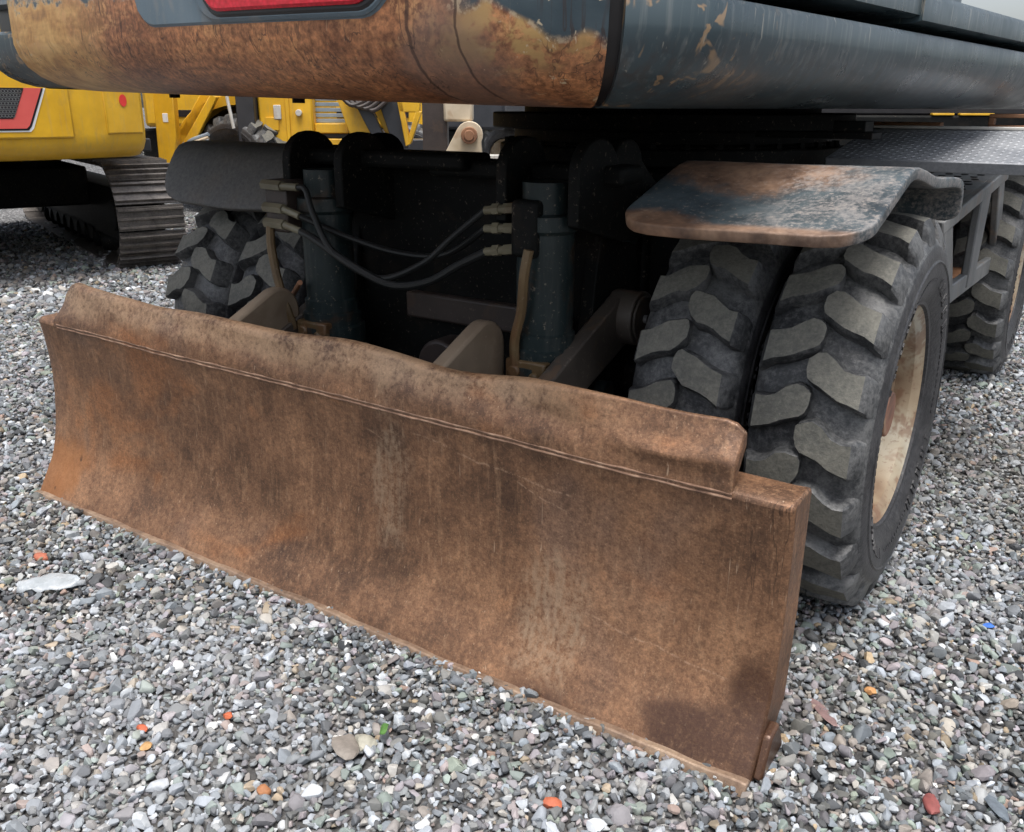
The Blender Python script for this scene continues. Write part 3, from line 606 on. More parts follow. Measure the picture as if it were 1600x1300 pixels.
# seam gaps: dark gasket strips just behind the faces
for i0, i1 in ((iL-1, iL), (iR, iR+1)):
    upper(sweep(resample(i0, i1, -.022), roll+[(0, 1.5), (0, 1.95), (-.5, 1.97)], 'seam_gasket', 'gasket'))
sp = upper(sweep(resample(iR+1, len(PL)-1, -.002), roll+[(0, 1.40), (0, 1.438), (-.006, 1.449), (-.02, 1.452), (-.5, 1.452)], 'side_panel', 'side'))
LP = [(-1.86, 1.7), (-1.86, -.2), (-1.86, -1.60)]+arc(-1.71, -1.80, .15, .17, 180, 268, 10)+[(-1.45, -1.975), (-1.20, -1.985), (-1.10, -1.985)]
LS = list(zip(LP, normals(LP)))
upper(sweep(LS, roll+[(0, 1.44), (-.02, 1.452), (-.5, 1.452)], 'side_panel', 'side'))
# upper side covers
def cover(i0, i1, z0, z1, name, off=0, mat='side'):
    return upper(sweep(resample(i0, i1, off), [(-.45, z0), (-.02, z0), (0, z0+.006), (0, z1-.02), (-.008, z1-.006), (-.03, z1), (-.45, z1)], name, mat))
iA = [i for i in range(len(PL)) if PL[i] == (1.25, -.9)][0]
cover(iR+1, iA, 1.482, 1.56, 'engine_cover', .0); cover(iA, len(PL)-1, 1.470, 1.545, 'engine_cover', .008)
upper(sweep(LS, [(-.45, 1.53), (-.02, 1.53), (0, 1.536), (0, 1.84), (-.03, 1.86), (-.45, 1.86)], 'engine_cover', 'slate'))
upper(sweep([((px_-nx_*.06, py_-ny_*.06), (nx_, ny_)) for (px_, py_), (nx_, ny_) in LS], [(-.3, 1.453), (0, 1.453), (0, 1.529), (-.3, 1.529)], 'cover_gap', 'gasket'))
q = MB(); q.box(-1.0, 1.0, -1.8, .3, 1.45, 2.05); upper(q.build('engine_hood', 'slate', EX, .05))
q = MB(); q.box(-1.12, 1.12, -1.75, 1.68, 1.274, 1.47); upper(q.build('turntable_frame', 'black', EX, .01))
for (xx, yy) in ((-.55, -1.9), (.1, -1.93)):
    q = MB(); q.cyl((xx, yy, 1.25), (xx, yy, 1.275), .016, 6); upper(q.build('frame_bolt', 'black', EX, smooth=0))
# lamp with its painted surround, set into the counterweight face
def strip(x0, x1, z0, z1, rad, off, thick, name, mat, parent, n=40):
    m = MB(); rows = []
    for i in range(n+1):
        x = x0+(x1-x0)*i/n; e = min(x-x0, x1-x, rad); ins = rad-math.sqrt(max(0, rad*rad-(rad-e)**2))
        y = -2.235+.04*(x/.8)**2; nx, ny = Vector((.1*x, -1)).normalized()
        rows.append([(x+nx*o_, y+ny*o_, z) for o_, z in ((-.02, z0+ins), (off+thick-.004, z0+ins), (off+thick, z0+ins+.006), (off+thick, z1), (-.02, z1))])
    m.grid(rows); k = 5
    m.f.append(tuple(range(k))); m.mi.append(0); m.f.append(tuple(n*k+j for j in range(k))); m.mi.append(0)
    return m.build(name, mat, parent, 0, 30)
strip(-.10, .77, 1.410, 1.72, .09, 0, .004, 'lamp_surround', 'slate', cw)
strip(.17, .76, 1.414, 1.71, .08, .004, .006, 'lamp_frame', 'slate', cw)
strip(.20, .75, 1.422, 1.70, .07, .010, .004, 'lamp_gasket', 'gasket', cw)
strip(.215, .735, 1.433, 1.68, .06, .012, .010, 'tail_lamp_lens', 'lens', cw)

# ---- dozer blade
prof_b = [(-.012, -.012), (.012, .022), (.032, .055), (.052, .085), (.070, .115), (.086, .155), (.098, .20), (.108, .26), (.114, .32), (.117, .38), (.116, .45), (.112, .51), (.104, .56)]
XS = np.unique(np.concatenate([np.linspace(-1.25, 1.25, 101)]))
def wav(x): return .006*math.sin(2.1*x+.4)+.004*math.sin(5.3*x+1.1)+.002*math.sin(13*x)
def zt(x): return .583-.012*x
def yt(x): return .104+wav(x)*.55+.0016*math.sin(9*x+.56*17)
m = MB(); rows = []
for x in XS:
    row = []
    e = max(0, abs(x)-1.215)/.035
    for (y, z) in prof_b:
        f = z/.57
        row.append((x, y+wav(x)*.55+.004*math.sin(9*x+z*17)*.4+e*e*.006, (z*zt(x)/.57 if z > 0 else z)-.004*math.sin(3*x)*(1-min(1, max(0, f)))))
    y0 = row[-1][1]; zz = row[-1][2]
    row += [(x, y0+.012, zz+.010), (x, y0+.095, zz+.013), (x, y0+.105, zz+.005), (x, y0+.105, .30), (x, .20, .10), (x, .06, -.01)]
    rows.append(row)
m.grid(rows); k = len(rows[0])
m.f.append(tuple(range(k-1, -1, -1))); m.mi.append(0); m.f.append(tuple((len(rows)-1)*k+j for j in range(k))); m.mi.append(0)
BL = m.build('dozer_blade', 'blade', EX, .006, 40)
BL['label'] = 'wide curved brown dozer blade with scratches and a bent top lip'
# top guard plate, leaning back, dented and rolled at its top edge
m = MB(); rows = []
for x in np.linspace(-1.150, 1.130, 120):
    y0 = yt(x); z0 = zt(x)-.006
    rgt = 1/(1+math.exp(-(x-.68)*18)); dent = math.exp(-((x-.60)/.12)**2)
    top = .124-.018*math.exp(-((x-.45)/.25)**2)+.012*rgt+.006*math.sin(4*x)+.004*math.sin(11*x)
    lean = .026+.012*rgt+.022*dent+.006*math.sin(6*x+1)+.002*math.sin(23*x)
    cl = max(0, (abs(x)-1.085)/.05); top -= .03*cl**2.5
    lft = math.exp(-((x+1.12)/.08)**2); top += .006*lft-.012*max(0, -x-.3); lean += .02*lft
    rr = .026-.018*rgt
    row = []
    for s in np.linspace(0, 1, 11):
        crease = rgt*.017*math.exp(-((s-.62-.2*math.sin(5*x))/.16)**2)*math.sin(9*x+2)+.004*math.sin(7*x+5*s)*s
        row.append((x, y0-.0012+lean*s**1.5-.012*rgt*s**3*0+crease, z0+(top-rr)*s))
    yb, zb = row[-1][1], row[-1][2]
    for a in (25, 50, 75, 100, 130, 160, 180): row.append((x, yb+rr*(1-math.cos(R(a))), zb+rr*math.sin(R(a))))
    row.append((x, yb+2*rr, zb-.02)); row.append((x, y0+.062-.042*rgt, z0+.02))
    rows.append(row)
m.grid(rows); k = len(rows[0])
m.f.append(tuple(range(k-1, -1, -1))); m.mi.append(0); m.f.append(tuple((len(rows)-1)*k+j for j in range(k))); m.mi.append(0)
m.build('top_guard', 'blade', BL, .004, 40)
for dz_, r_, f_ in ((-.012, .0042, 40), (-.022, .0034, 33)):
    h = MB(); h.tube([(x, yt(x)+.0022+.0006*math.sin(f_*x), zt(x)+dz_+.004+.0008*math.sin(1.6*f_*x)) for x in np.linspace(-1.13, 1.13, 90)], r_, 8, sub=1); h.build('weld_seam', 'weld', BL)
segs = [(-1.25, -.985), (-.98, .74), (.745, 1.25)]
for i, (a, b2) in enumerate(segs):
    m = MB(); rows = []
    for x in np.linspace(a, b2, 40):
        wz = -.010-.004*math.sin(3*x)+.0012*math.sin(21*x)+.001*math.sin(47*x+1); y0 = wav(x)*.55-.018
        rows.append([(x, y0+.030, .030+wz), (x, y0+.014, .030+wz), (x, y0-.004, -.002+wz), (x, y0+.004, -.02), (x, y0+.05, -.02)])
    m.grid(rows); k = 5; m.f.append(tuple(range(k-1, -1, -1))); m.mi.append(0); m.f.append(tuple(39*k+j for j in range(k))); m.mi.append(0)
    ce = m.build('cutting_edge', 'edge', BL, .003, 40)
    if i == 2: ce['label'] = 'darker cutting edge strip at the wet corner'
for s in (1, -1):                                       # end wear plates behind the corners
    q = MB(); q.prism([(.03, .012), (.07, .09), (.115, .10), (.16, .02)], 'x', s*1.246, s*1.268); q.build('wear_plate', 'blade', BL, .006)
for x in (-.425, .34):
    q = MB(); q.prism([(.19, .30), (.19, .655)]+arc(.395, .665, .075, .075, 118, 0, 12)+[(.47, .56), (.44, .30)], 'x', x-.022, x+.022); q.build('cylinder_bracket', 'tan', BL, .008)

# ================================================================ gravel
pcol = bpy.data.collections.new('pebble_shapes')
def icosphere():
    import bmesh; bm = bmesh.new(); bmesh.ops.create_icosphere(bm, subdivisions=2, radius=1); v = np.array([tuple(p.co) for p in bm.verts]); f = [tuple(q.index for q in fc.verts) for fc in bm.faces]; bm.free(); return v, f
IV, IF = icosphere()
def stone_verts(r, cuts=13, lo=.42, hi=.9, flat=.75):
    v = IV.copy()
    for _ in range(cuts):
        n = r.normal(size=3); n /= np.linalg.norm(n); d = r.uniform(lo, hi); k = v@n; v -= np.outer(np.maximum(k-d, 0), n)
    v *= np.array([r.uniform(.95, 1.35), r.uniform(.75, 1.0), r.uniform(flat-.12, flat+.15)])
    return v*(1.12+.02*r.normal(size=(len(v), 1)))
def hull_stone(r):
    import bmesh; bm = bmesh.new(); k = r.integers(11, 17); p = r.normal(size=(k, 3)); p /= np.linalg.norm(p, axis=1)[:, None]
    p *= r.uniform(.8, 1.15, (k, 1))*np.array([r.uniform(1.0, 1.4), r.uniform(.75, 1.05), r.uniform(.55, .9)])
    for q_ in p: bm.verts.new(q_)
    bmesh.ops.convex_hull(bm, input=bm.verts); bmesh.ops.delete(bm, geom=[v_ for v_ in bm.verts if not v_.link_faces], context='VERTS')
    bmesh.ops.dissolve_limit(bm, angle_limit=R(16), verts=bm.verts, edges=bm.edges)
    bmesh.ops.bevel(bm, geom=list(bm.edges), offset=.09, segments=1, affect='EDGES'); bmesh.ops.recalc_face_normals(bm, faces=bm.faces)
    me = bpy.data.meshes.new('pebble'); bm.to_mesh(me); bm.free(); me.polygons.foreach_set('use_smooth', [True]*len(me.polygons)); me.set_sharp_from_angle(angle=R(28)); return me
for i in range(16):
    if i < 12: me = hull_stone(rng)
    else:
        me = bpy.data.meshes.new('pebble'); me.from_pydata(stone_verts(rng).tolist(), [], IF); me.polygons.foreach_set('use_smooth', [True]*len(me.polygons)); me.set_sharp_from_angle(angle=R(20))
    me.materials.append(MAT['pebble'])
    o = bpy.data.objects.new('pebble', me); pcol.objects.link(o)
camxy = np.array([1.6534, -1.4173]); fwd = np.array([math.sin(YAW), math.cos(YAW)]); rgt = np.array([math.cos(YAW), -math.sin(YAW)])
def scatter(d0, d1, sp, smean, sig, zlo, zhi):
    xs = np.arange(-14, 9, sp); ys = np.arange(-2.2, 14, sp)
    gx, gy = np.meshgrid(xs, ys); pts = np.c_[gx.ravel(), gy.ravel()]+rng.uniform(-.5, .5, (gx.size, 2))*sp
    rel = pts-camxy; dep = rel@fwd; lat = rel@rgt; dist = np.hypot(dep, lat)
    ok = (dist > d0) & (dist < d1) & (dep > .5) & (np.abs(lat) < .68*dep+.35)
    hid = (pts[:, 1] > .95) & (pts[:, 1] < 3.7) & (pts[:, 0] > -.5) & (pts[:, 0] < .6)
    pts = pts[ok & ~hid]; n = len(pts)
    s = np.clip(smean*np.exp(sig*rng.normal(size=n)), smean*.45, smean*2.3)
    z = rng.uniform(zlo, zhi, n)
    return np.c_[pts, z], s
sets = [scatter(.8, 3.4, .0145, .0082, .34, .000, .010), scatter(.8, 3.4, .03, .0105, .36, .006, .014),
        scatter(3.4, 6.2, .0195, .0108, .36, .0, .012), scatter(6.2, 11.5, .034, .0175, .38, .0, .014)]
def heap(x0, x1, y0, y1, n_, zlo, zhi, sm):
    p_ = np.c_[rng.uniform(x0, x1, n_), rng.uniform(y0, y1, n_), rng.uniform(zlo, zhi, n_)]; return p_, np.clip(sm*np.exp(.35*rng.normal(size=n_)), .004, .022)
sets += [heap(-1.25, 1.24, -.075, -.028, 420, .004, .022, .0095), heap(-1.25, 1.2, -.04, -.02, 220, .010, .026, .007), heap(.85, 1.34, .74, .90, 160, .006, .026, .010), heap(1.24, 1.34, .8, 1.25, 120, .006, .022, .010), heap(1.26, 1.33, -.02, .2, 60, .004, .02, .010)]
P = np.concatenate([a for a, b2 in sets]); S = np.concatenate([b2 for a, b2 in sets]); n = len(P)
me = bpy.data.meshes.new('gravel'); me.vertices.add(n); me.vertices.foreach_set('co', P.ravel())
at = me.attributes.new('scl', 'FLOAT', 'POINT'); at.data.foreach_set('value', S)
rot = np.c_[rng.normal(0, .45, n), rng.normal(0, .45, n), rng.uniform(0, 6.283, n)]
at = me.attributes.new('rot', 'FLOAT_VECTOR', 'POINT'); at.data.foreach_set('vector', rot.ravel())
at = me.attributes.new('idx', 'INT', 'POINT'); at.data.foreach_set('value', rng.integers(0, 16, n).astype(np.int32))
gr = bpy.data.objects.new('gravel', me); sc.collection.objects.link(gr); tag(gr, 'loose grey crushed gravel covering the yard', 'gravel', kind='stuff')
ng = bpy.data.node_groups.new('scatter_pebbles', 'GeometryNodeTree')
ng.interface.new_socket('Geometry', in_out='INPUT', socket_type='NodeSocketGeometry'); ng.interface.new_socket('Geometry', in_out='OUTPUT', socket_type='NodeSocketGeometry')
def gn(t, **kw):
    nd = ng.nodes.new(t)
    for k2, v2 in kw.items(): setattr(nd, k2, v2)
    return nd
gi, go = gn('NodeGroupInput'), gn('NodeGroupOutput'); ci = gn('GeometryNodeCollectionInfo'); ci.inputs['Collection'].default_value = pcol; ci.inputs['Separate Children'].default_value = True; ci.inputs['Reset Children'].default_value = True
ip = gn('GeometryNodeInstanceOnPoints'); ip.inputs['Pick Instance'].default_value = True
na = gn('GeometryNodeInputNamedAttribute', data_type='FLOAT'); na.inputs[0].default_value = 'scl'
nv_ = gn('GeometryNodeInputNamedAttribute', data_type='FLOAT_VECTOR'); nv_.inputs[0].default_value = 'rot'
ni = gn('GeometryNodeInputNamedAttribute', data_type='INT'); ni.inputs[0].default_value = 'idx'
e2r = gn('FunctionNodeEulerToRotation')
lk = ng.links.new
lk(gi.outputs[0], ip.inputs['Points']); lk(ci.outputs[0], ip.inputs['Instance']); lk(ni.outputs[0], ip.inputs['Instance Index']); lk(na.outputs[0], ip.inputs['Scale']); lk(nv_.outputs[0], e2r.inputs[0]); lk(e2r.outputs[0], ip.inputs['Rotation']); lk(ip.outputs[0], go.inputs[0])
gr.modifiers.new('pebbles', 'NODES').node_group = ng
print('pebbles', n)

# ================================================================ yellow tracked excavator at the left
YX = empty('tracked_excavator', (-7.23, 2.68, 0), R(-19.9))
tag(YX, 'yellow tracked excavator at the left edge with a red sticker on its counterweight', 'excavator')
def track(y0, side):
    rr, xe = .385, 1.93
    q = MB(); q.box(-xe, xe, -.16, .16, .20, .62); q.box(-1.1, 1.1, -.16, .16, .10, .25)
    for xx in (-xe, xe): q.cyl((xx, -.12, .415), (xx, .12, .415), .33, 32); q.cyl((xx, -.2, .415), (xx, .2, .415), .12, 20)
    for i in range(9): q.cyl((-1.28+i*.32, -.15, .14), (-1.12+i*.32, .15, .14), .09, 16)
    tr = q.build('track', 'black', YX, .01); tr.location = (0, y0, 0)
    half = 2*xe; L = 2*half+2*math.pi*rr; n = 53; pitch = L/n
    sm = MB(); sm.box(-pitch*.48, pitch*.48, -.25, .25, 0, .016)
    for gx in (-.066, 0, .066): sm.prism([(gx-.011, .016), (gx-.006, .045), (gx+.006, .045), (gx+.011, .016)], 'y', -.25, .25)
    sm.box(-.04, .04, -.07, .07, -.05, 0)
    base = sm.build('track_shoe', 'track', tr, 0, 30)
    for i in range(n):
        s0 = (i+.3)*pitch
        if s0 < half: px, pz, a = -xe+s0, .415+rr, 0
        elif s0 < half+math.pi*rr: t = (s0-half)/rr; px, pz, a = xe+rr*math.sin(t), .415+rr*math.cos(t), t
        elif s0 < 2*half+math.pi*rr: px, pz, a = xe-(s0-half-math.pi*rr), .415-rr, math.pi
        else: t = (s0-2*half-math.pi*rr)/rr; px, pz, a = -xe-rr*math.sin(t), .415-rr*math.cos(t), math.pi+t
        o = base if i == 0 else base.copy()
        if i: sc.collection.objects.link(o); o.parent = tr
        o.location = (px, 0, pz); o.rotation_euler = (0, a, 0)
track(1.1, 1); track(-1.1, -1)
q = MB(); q.box(-1.0, 1.0, -.95, .95, .42, .75); q.cyl((0, 0, .70), (0, 0, .92), .6, 40); q.build('centre_frame', 'black', YX, .02)
q = MB(); q.box(-1.6, 1.9, -1.28, 1.28, .90, 1.0); q.build('deck', 'darkgrey', YX, .01)
q = MB(); q.box(-.9, 1.75, -1.30, 1.30, 1.0, 1.95); q.build('engine_house', 'yellow', YX, .06)
def arc_strip(t0, t1, z0, z1, r0, r1, name, mat, parent, n=24, bevel=.006):
    m = MB(); rows = []
    for i in range(n+1):
        t = R(t0+(t1-t0)*i/n); rows.append([(r*math.cos(t), r*math.sin(t), z) for r, z in ((r0, z0), (r1, z0), (r1, z1), (r0, z1), (r0, z0))])
    m.grid(rows); m.f += [(0, 1, 2, 3), tuple(n*5+j for j in (3, 2, 1, 0))]; m.mi += [0, 0]
    return m.build(name, mat, parent, bevel, 30)
m = MB(); rows = []; TH = 25.2
for i in range(61):
    t = R(-TH+2*TH*i/60); e = min(i, 60-i); ins = (0, -.0)[0]
    cr_ = max(0, 1-min(R(TH)-abs(t), R(2.4))/R(2.4)); rc = 2.70-.11*(1-math.sqrt(max(0, 1-cr_**2)))
    rows.append([((rc+o_)*math.cos(t), (rc+o_)*math.sin(t), z) for o_, z in ((-.9, .885), (-.16, .885), (-.09, .90), (-.035, .945), (-.006, 1.0), (0, 1.06), (0, 1.8), (-.03, 1.95), (-.12, 2.0), (-.9, 2.0))])
m.grid(rows); k = 10; m.f += [tuple(range(k)), tuple(60*k+j for j in range(k-1, -1, -1))]; m.mi += [0, 0]
ycw = m.build('counterweight', 'yellow', YX, .004, 35)
arc_strip(-12, 12.2, 1.035, 1.75, 2.6, 2.714, 'raised_panel', 'yellow', ycw, bevel=.012); arc_strip(17.3, 23.6, 1.055, 1.75, 2.6, 2.712, 'raised_panel', 'yellow', ycw, bevel=.012)
# decal: black mesh plate, pale red frame, black and white outlines
def arc_poly(pts, r, name, mat, parent, thick=.003):
    m = MB(); n = len(pts); P3 = [(r*math.cos(R(t)), r*math.sin(R(t)), z) for t, z in pts]+[((r-thick)*math.cos(R(t)), (r-thick)*math.sin(R(t)), z) for t, z in pts]
    m.add(P3, [tuple(range(n)), tuple(range(2*n-1, n-1, -1))]+[(i, n+i, n+(i+1) % n, (i+1) % n) for i in range(n)]); return m.build(name, mat, parent, smooth=0)
def decal(t_, z_, r, mat, name):
    m = MB(); rows = []
    for t in np.linspace(-9, t_[1], 40):
        zl = z_+max(0, t-t_[0])/(t_[1]-t_[0])*(1.355-z_); c_, s_ = math.cos(R(t)), math.sin(R(t))
        rows.append([((r-.004)*c_, (r-.004)*s_, zl), (r*c_, r*s_, zl), (r*c_, r*s_, 1.36), ((r-.004)*c_, (r-.004)*s_, 1.36)])
    m.grid(rows); return m.build(name, mat, ycw, smooth=0)
decal((6.4, 8.9), 1.080, 2.7175, 'white', 'decal_outline'); decal((6.1, 8.6), 1.090, 2.7200, 'gasket', 'decal_border'); decal((5.9, 8.3), 1.102, 2.7225, 'pale_red', 'decal_frame'); decal((4.2, 6.0), 1.165, 2.7250, 'gasket', 'decal_field')
arc_poly([(.3, 1.222), (2.0, 1.212), (1.7, 1.36), (0, 1.36)], 2.7280, 'decal_letter', 'white', ycw, .002)
arc_poly([(-4.0, 1.222), (-1, 1.222), (-1.2, 1.36), (-4.2, 1.36)], 2.7300, 'decal_letter', 'white', ycw, .002)
hx = MB()
for i in range(8):
    for j in range(7):
        t_ = 2.5+i*.42+(.21 if j % 2 else 0); z_ = 1.185+j*.0255
        if t_ > 4.0+(z_-1.165)*9.4: continue
        ring = []
        for rr_ in (.0125, .0085): ring += [(2.7262*math.cos(R(t_)+rr_/2.7*math.cos(a_)), 2.7262*math.sin(R(t_)+rr_/2.7*math.cos(a_)), z_+rr_*math.sin(a_)) for a_ in (math.pi/3*q_+math.pi/6 for q_ in range(6))]
        hx.add(ring, [(q_, (q_+1) % 6, 6+(q_+1) % 6, 6+q_) for q_ in range(6)])
h = hx.build('decal_mesh', 'greysteel', ycw, smooth=0); h['kind'] = 'stuff'
arc_poly([(20.4+.62*math.cos(a_), 1.285+.042*math.sin(a_)) for a_ in (2*math.pi*i/20 for i in range(20))], 2.7165, 'round_sticker', 'red', ycw)

# ================================================================ machines seen under the body
def along(D, side=0, rz=0): return (1.6534+D*math.sin(YAW)+side*math.cos(YAW), -1.4173+D*math.cos(YAW)-side*math.sin(YAW), 0)
LO = empty('backhoe_loader', along(9.0), -YAW); tag(LO, 'yellow backhoe loader behind the rusty excavator, its wheel under a round arch', 'loader')
def part(name, mat, fn, bevel=.008, parent=LO, smooth=35):
    q = MB(); fn(q); return q.build(name, mat, parent, bevel, smooth)
part('side_upright', 'yellow', lambda q: q.prism([(-3.43, .60), (-3.40, 1.7), (-3.21, 1.7), (-3.23, .98), (-3.30, .60)], 'y', 0, .12))
part('sticker', 'white', lambda q: q.box(-3.34, -3.29, -.004, .01, 1.10, 1.18), .002)
part('lift_arm', 'yellow', lambda q: q.prism([(-3.30, .98), (-2.98, 1.45), (-2.90, 1.42), (-3.20, .95)], 'y', .25, .37)); part('lift_arm', 'yellow', lambda q: q.prism([(-3.22, .90), (-2.90, 1.36), (-2.84, 1.33), (-3.12, .88)], 'y', .12, .2))
part('lower_frame', 'darkgrey', lambda q: q.box(-3.5, -.9, .9, 1.3, .45, .92))
for i in range(4): part('frame_pipe', 'bluegrey' if i % 2 else 'beige', lambda q: q.tube([(-3.45+.05*i, .1+.06*i, .72+.03*i), (-3.2, .05*i, .80+.035*i), (-2.95, .1, .90+.03*i)], .02, 8), 0)
part('wheel_arch', 'yellow', lambda q: q.lathe([(-.3, .60), (-.3, .70), (.15, .70), (.15, .60), (-.3, .60)], (-2.70, .55, .66), 'y', 30, 0, R(8), R(172)))
part('arch_liner', 'gasket', lambda q: q.cyl((-2.70, .62, .66), (-2.70, .72, .66), .62, 40))
def bgwheel(parent, loc, scale, rz, hubmat='rim'):
    q = MB(); q.lathe([(-.1, 0), (-.1, .2), (.1, .262)], (0, 0, 0), 'x', 32); wl = q.build('wheel', hubmat, parent); wl.location = loc; wl.scale = (scale,)*3; wl.rotation_euler = (.3, 0, rz)
    t = bpy.data.objects.new('tyre', TYRE_ME); sc.collection.objects.link(t); t.parent = wl; return wl
bgwheel(LO, (-2.64, .12, .585), 1.16, R(58))
part('cab_post', 'darkgrey', lambda q: q.box(-2.60, -2.43, -.12, .1, .92, 2.2))
part('grab_rail', 'offwhite', lambda q: q.cyl((-2.63, -.14, 1.05), (-2.67, -.14, 1.35), .016, 8), 0)
part('body_panel', 'yellow', lambda q: q.box(-2.42, -1.90, -.02, 1.2, .90, 2.2), .02)
part('access_cover', 'yellow', lambda q: q.box(-2.35, -2.23, -.035, -.018, 1.03, 1.15), .004)
part('latch_plate', 'offwhite', lambda q: q.box(-2.27, -2.20, -.04, -.018, 1.13, 1.26), .006); part('panel_rib', 'yellow', lambda q: q.box(-2.16, -2.12, -.035, -.018, .92, 1.6), .006)
part('knob', 'offwhite', lambda q: q.cyl((-2.03, -.06, 1.19), (-2.03, -.018, 1.19), .03, 12), .004)
part('radiator_grille', 'bluegrey', lambda q: [q.box(-1.90, -1.62, .1, .14, 1.10+.05*i, 1.135+.05*i) for i in range(7)], .003)
part('hood_side', 'yellow', lambda q: q.box(-1.90, -1.58, .02, .3, 1.005, 1.095)); part('hood_side', 'yellow', lambda q: q.box(-1.90, -1.50, .0, .3, .86, .955)); part('hood_gap', 'gasket', lambda q: q.box(-1.90, -1.50, .06, .3, .955, 1.005))
part('boom_plate', 'yellow', lambda q: q.prism([(-1.70, 1.45), (-1.50, 1.45), (-1.22, .90), (-1.52, .90)], 'y', -.08, .0))
part('boom_arm', 'darkgrey', lambda q: q.prism([(-1.56, 1.45), (-1.42, 1.45), (-1.16, .88), (-1.27, .88)], 'y', -.2, -.1)); part('boom_arm', 'darkgrey', lambda q: q.prism([(-1.30, 1.45), (-1.10, 1.45), (-.98, .88), (-1.12, .88)], 'y', -.2, -.1))
part('boom_filler', 'yellow', lambda q: q.prism([(-1.40, 1.40), (-1.25, 1.40), (-1.08, .90), (-1.16, .90)], 'y', -.08, -.02))
part('hose_bundle', 'brown', lambda q: [q.tube([(-1.60+.05*i, -.22, 1.36), (-1.48+.06*i, -.26, 1.26-.015*i), (-1.30+.06*i, -.24, 1.34)], .022, 8) for i in range(4)], 0)
br = part('boom_bracket', 'yellow', lambda q: [q.prism(pg, 'y', -.3, -.22) for pg in ([(-1.08, 1.40), (-1.03, 1.40), (-.95, .92), (-1.0, .90)], [(-1.08, 1.40), (-.84, 1.40), (-.86, 1.20), (-1.05, 1.20)], [(-.90, 1.21), (-.84, 1.21), (-.95, .92), (-.98, .95)])])
QH = empty('quick_hitch', along(8.3), -YAW); tag(QH, 'beige hitch bracket with a round rusty pin and a brown upright', 'hitch')
part('upright', 'brown', lambda q: q.box(-.79, -.575, -.1, .12, 0, 1.5), .01, QH)
part('cheek', 'beige', lambda q: q.prism([(-.64, .78)]+[(-.375+.115*math.cos(R(a_)), 1.02+.115*math.sin(R(a_))) for a_ in range(150, -31, -18)]+[(-.26, .80)], 'y', -.24, -.14), .006, QH)
part('upper_block', 'beige', lambda q: q.box(-.60, -.35, -.16, .1, 1.13, 1.45), .02, QH); part('hitch_foot', 'beige', lambda q: q.box(-.66, -.24, -.3, .2, 0, .80), .02, QH)
part('pin', 'rust', lambda q: [q.cyl((-.375, -.30, 1.02), (-.375, -.13, 1.02), .07, 24), q.cyl((-.375, -.31, 1.02), (-.375, -.29, 1.02), .045, 20)], .006, QH)
WM = empty('parked_wheeled_machine', along(15.5), -YAW); tag(WM, 'grey dusty wheeled machine far behind, only its wheel and pale fender showing', 'machine')
bgwheel(WM, (-.20, .1, .49), .98, R(-62)); bgwheel(WM, (-1.6, 2.2, .49), .98, R(-62))
part('fender', 'offwhite', lambda q: q.prism([(-.72, 1.09), (-.10, 1.10), (.16, .88), (.42, .86), (.42, .80), (.12, .82), (-.12, 1.04), (-.72, 1.03)], 'y', -.3, .5), .01, WM)
part('body', 'darkgrey', lambda q: q.box(-2.4, .9, .5, 3.0, 1.12, 2.3), .04, WM); part('chassis', 'black', lambda q: q.box(-2.2, .6, .6, 2.2, .45, 1.08), .02, WM); part('bed_edge', 'offwhite', lambda q: q.box(-1.2, .45, -.8, -.6, .44, .53), .01, WM)
part('bed_leg', 'offwhite', lambda q: q.box(-1.15, -1.0, -.8, -.6, 0, .45), .01, WM)
CT = empty('compressor_cart', along(14.5), -YAW); tag(CT, 'blue grey cart with a red reflector and small wheel beyond the tracks', 'cart')
part('body', 'bluegrey', lambda q: q.prism([(-5.75, .40), (-5.62, .72), (-5.35, .72), (-5.15, .36), (-5.2, .30), (-5.7, .30)], 'y', -.1, .9), .03, CT); part('reflector', 'pale_red', lambda q: q.box(-5.28, -5.12, -.13, -.11, .36, .44), .003, CT); part('lid', 'gasket', lambda q: q.box(-5.60, -5.36, -.08, .8, .72, .77), .02, CT)
part('skirt', 'black', lambda q: q.box(-5.9, -5.0, .1, .8, .08, .36), .02, CT); bgwheel(CT, (-5.86, -.1, .31), .62, R(70), 'yellow')
FL = empty('wheel_loader', along(13.0), -YAW); tag(FL, 'dark and yellow loader seen in the slot above the tread plate deck', 'loader')
part('chassis', 'black', lambda q: q.box(3.9, 8.5, 0, 1.5, .35, 1.16), .03, FL); part('cab', 'gasket', lambda q: q.box(3.9, 8.2, .05, 1.4, 1.161, 1.9), .03, FL); part('body_stripe', 'yellow', lambda q: q.box(5.75, 6.05, -.02, 1.4, 1.163, 1.19), .004, FL); part('body_stripe', 'yellow', lambda q: q.box(6.13, 6.6, -.02, 1.4, 1.163, 1.19), .004, FL); bgwheel(FL, (5.4, -.2, .52), 1.04, R(90)); bgwheel(FL, (7.7, -.2, .52), 1.04, R(90))
q = MB(); q.prism([(2.46, 1.184), (2.47, 1.204), (2.53, 1.204), (2.54, 1.184)], 'x', .70, 1.0); q.build('deck_plate', 'rust', EX, .004)
q = MB()
for (a_, b_, z0_, z1_) in ((1.16, 1.40, 1.184, 1.196), (1.16, 1.40, 1.222, 1.236), (1.16, 1.18, 1.196, 1.222), (1.38, 1.40, 1.196, 1.222)): q.box(a_, b_, 2.48, 2.53, z0_, z1_)
q.build('deck_frame', 'rust', EX, .003)

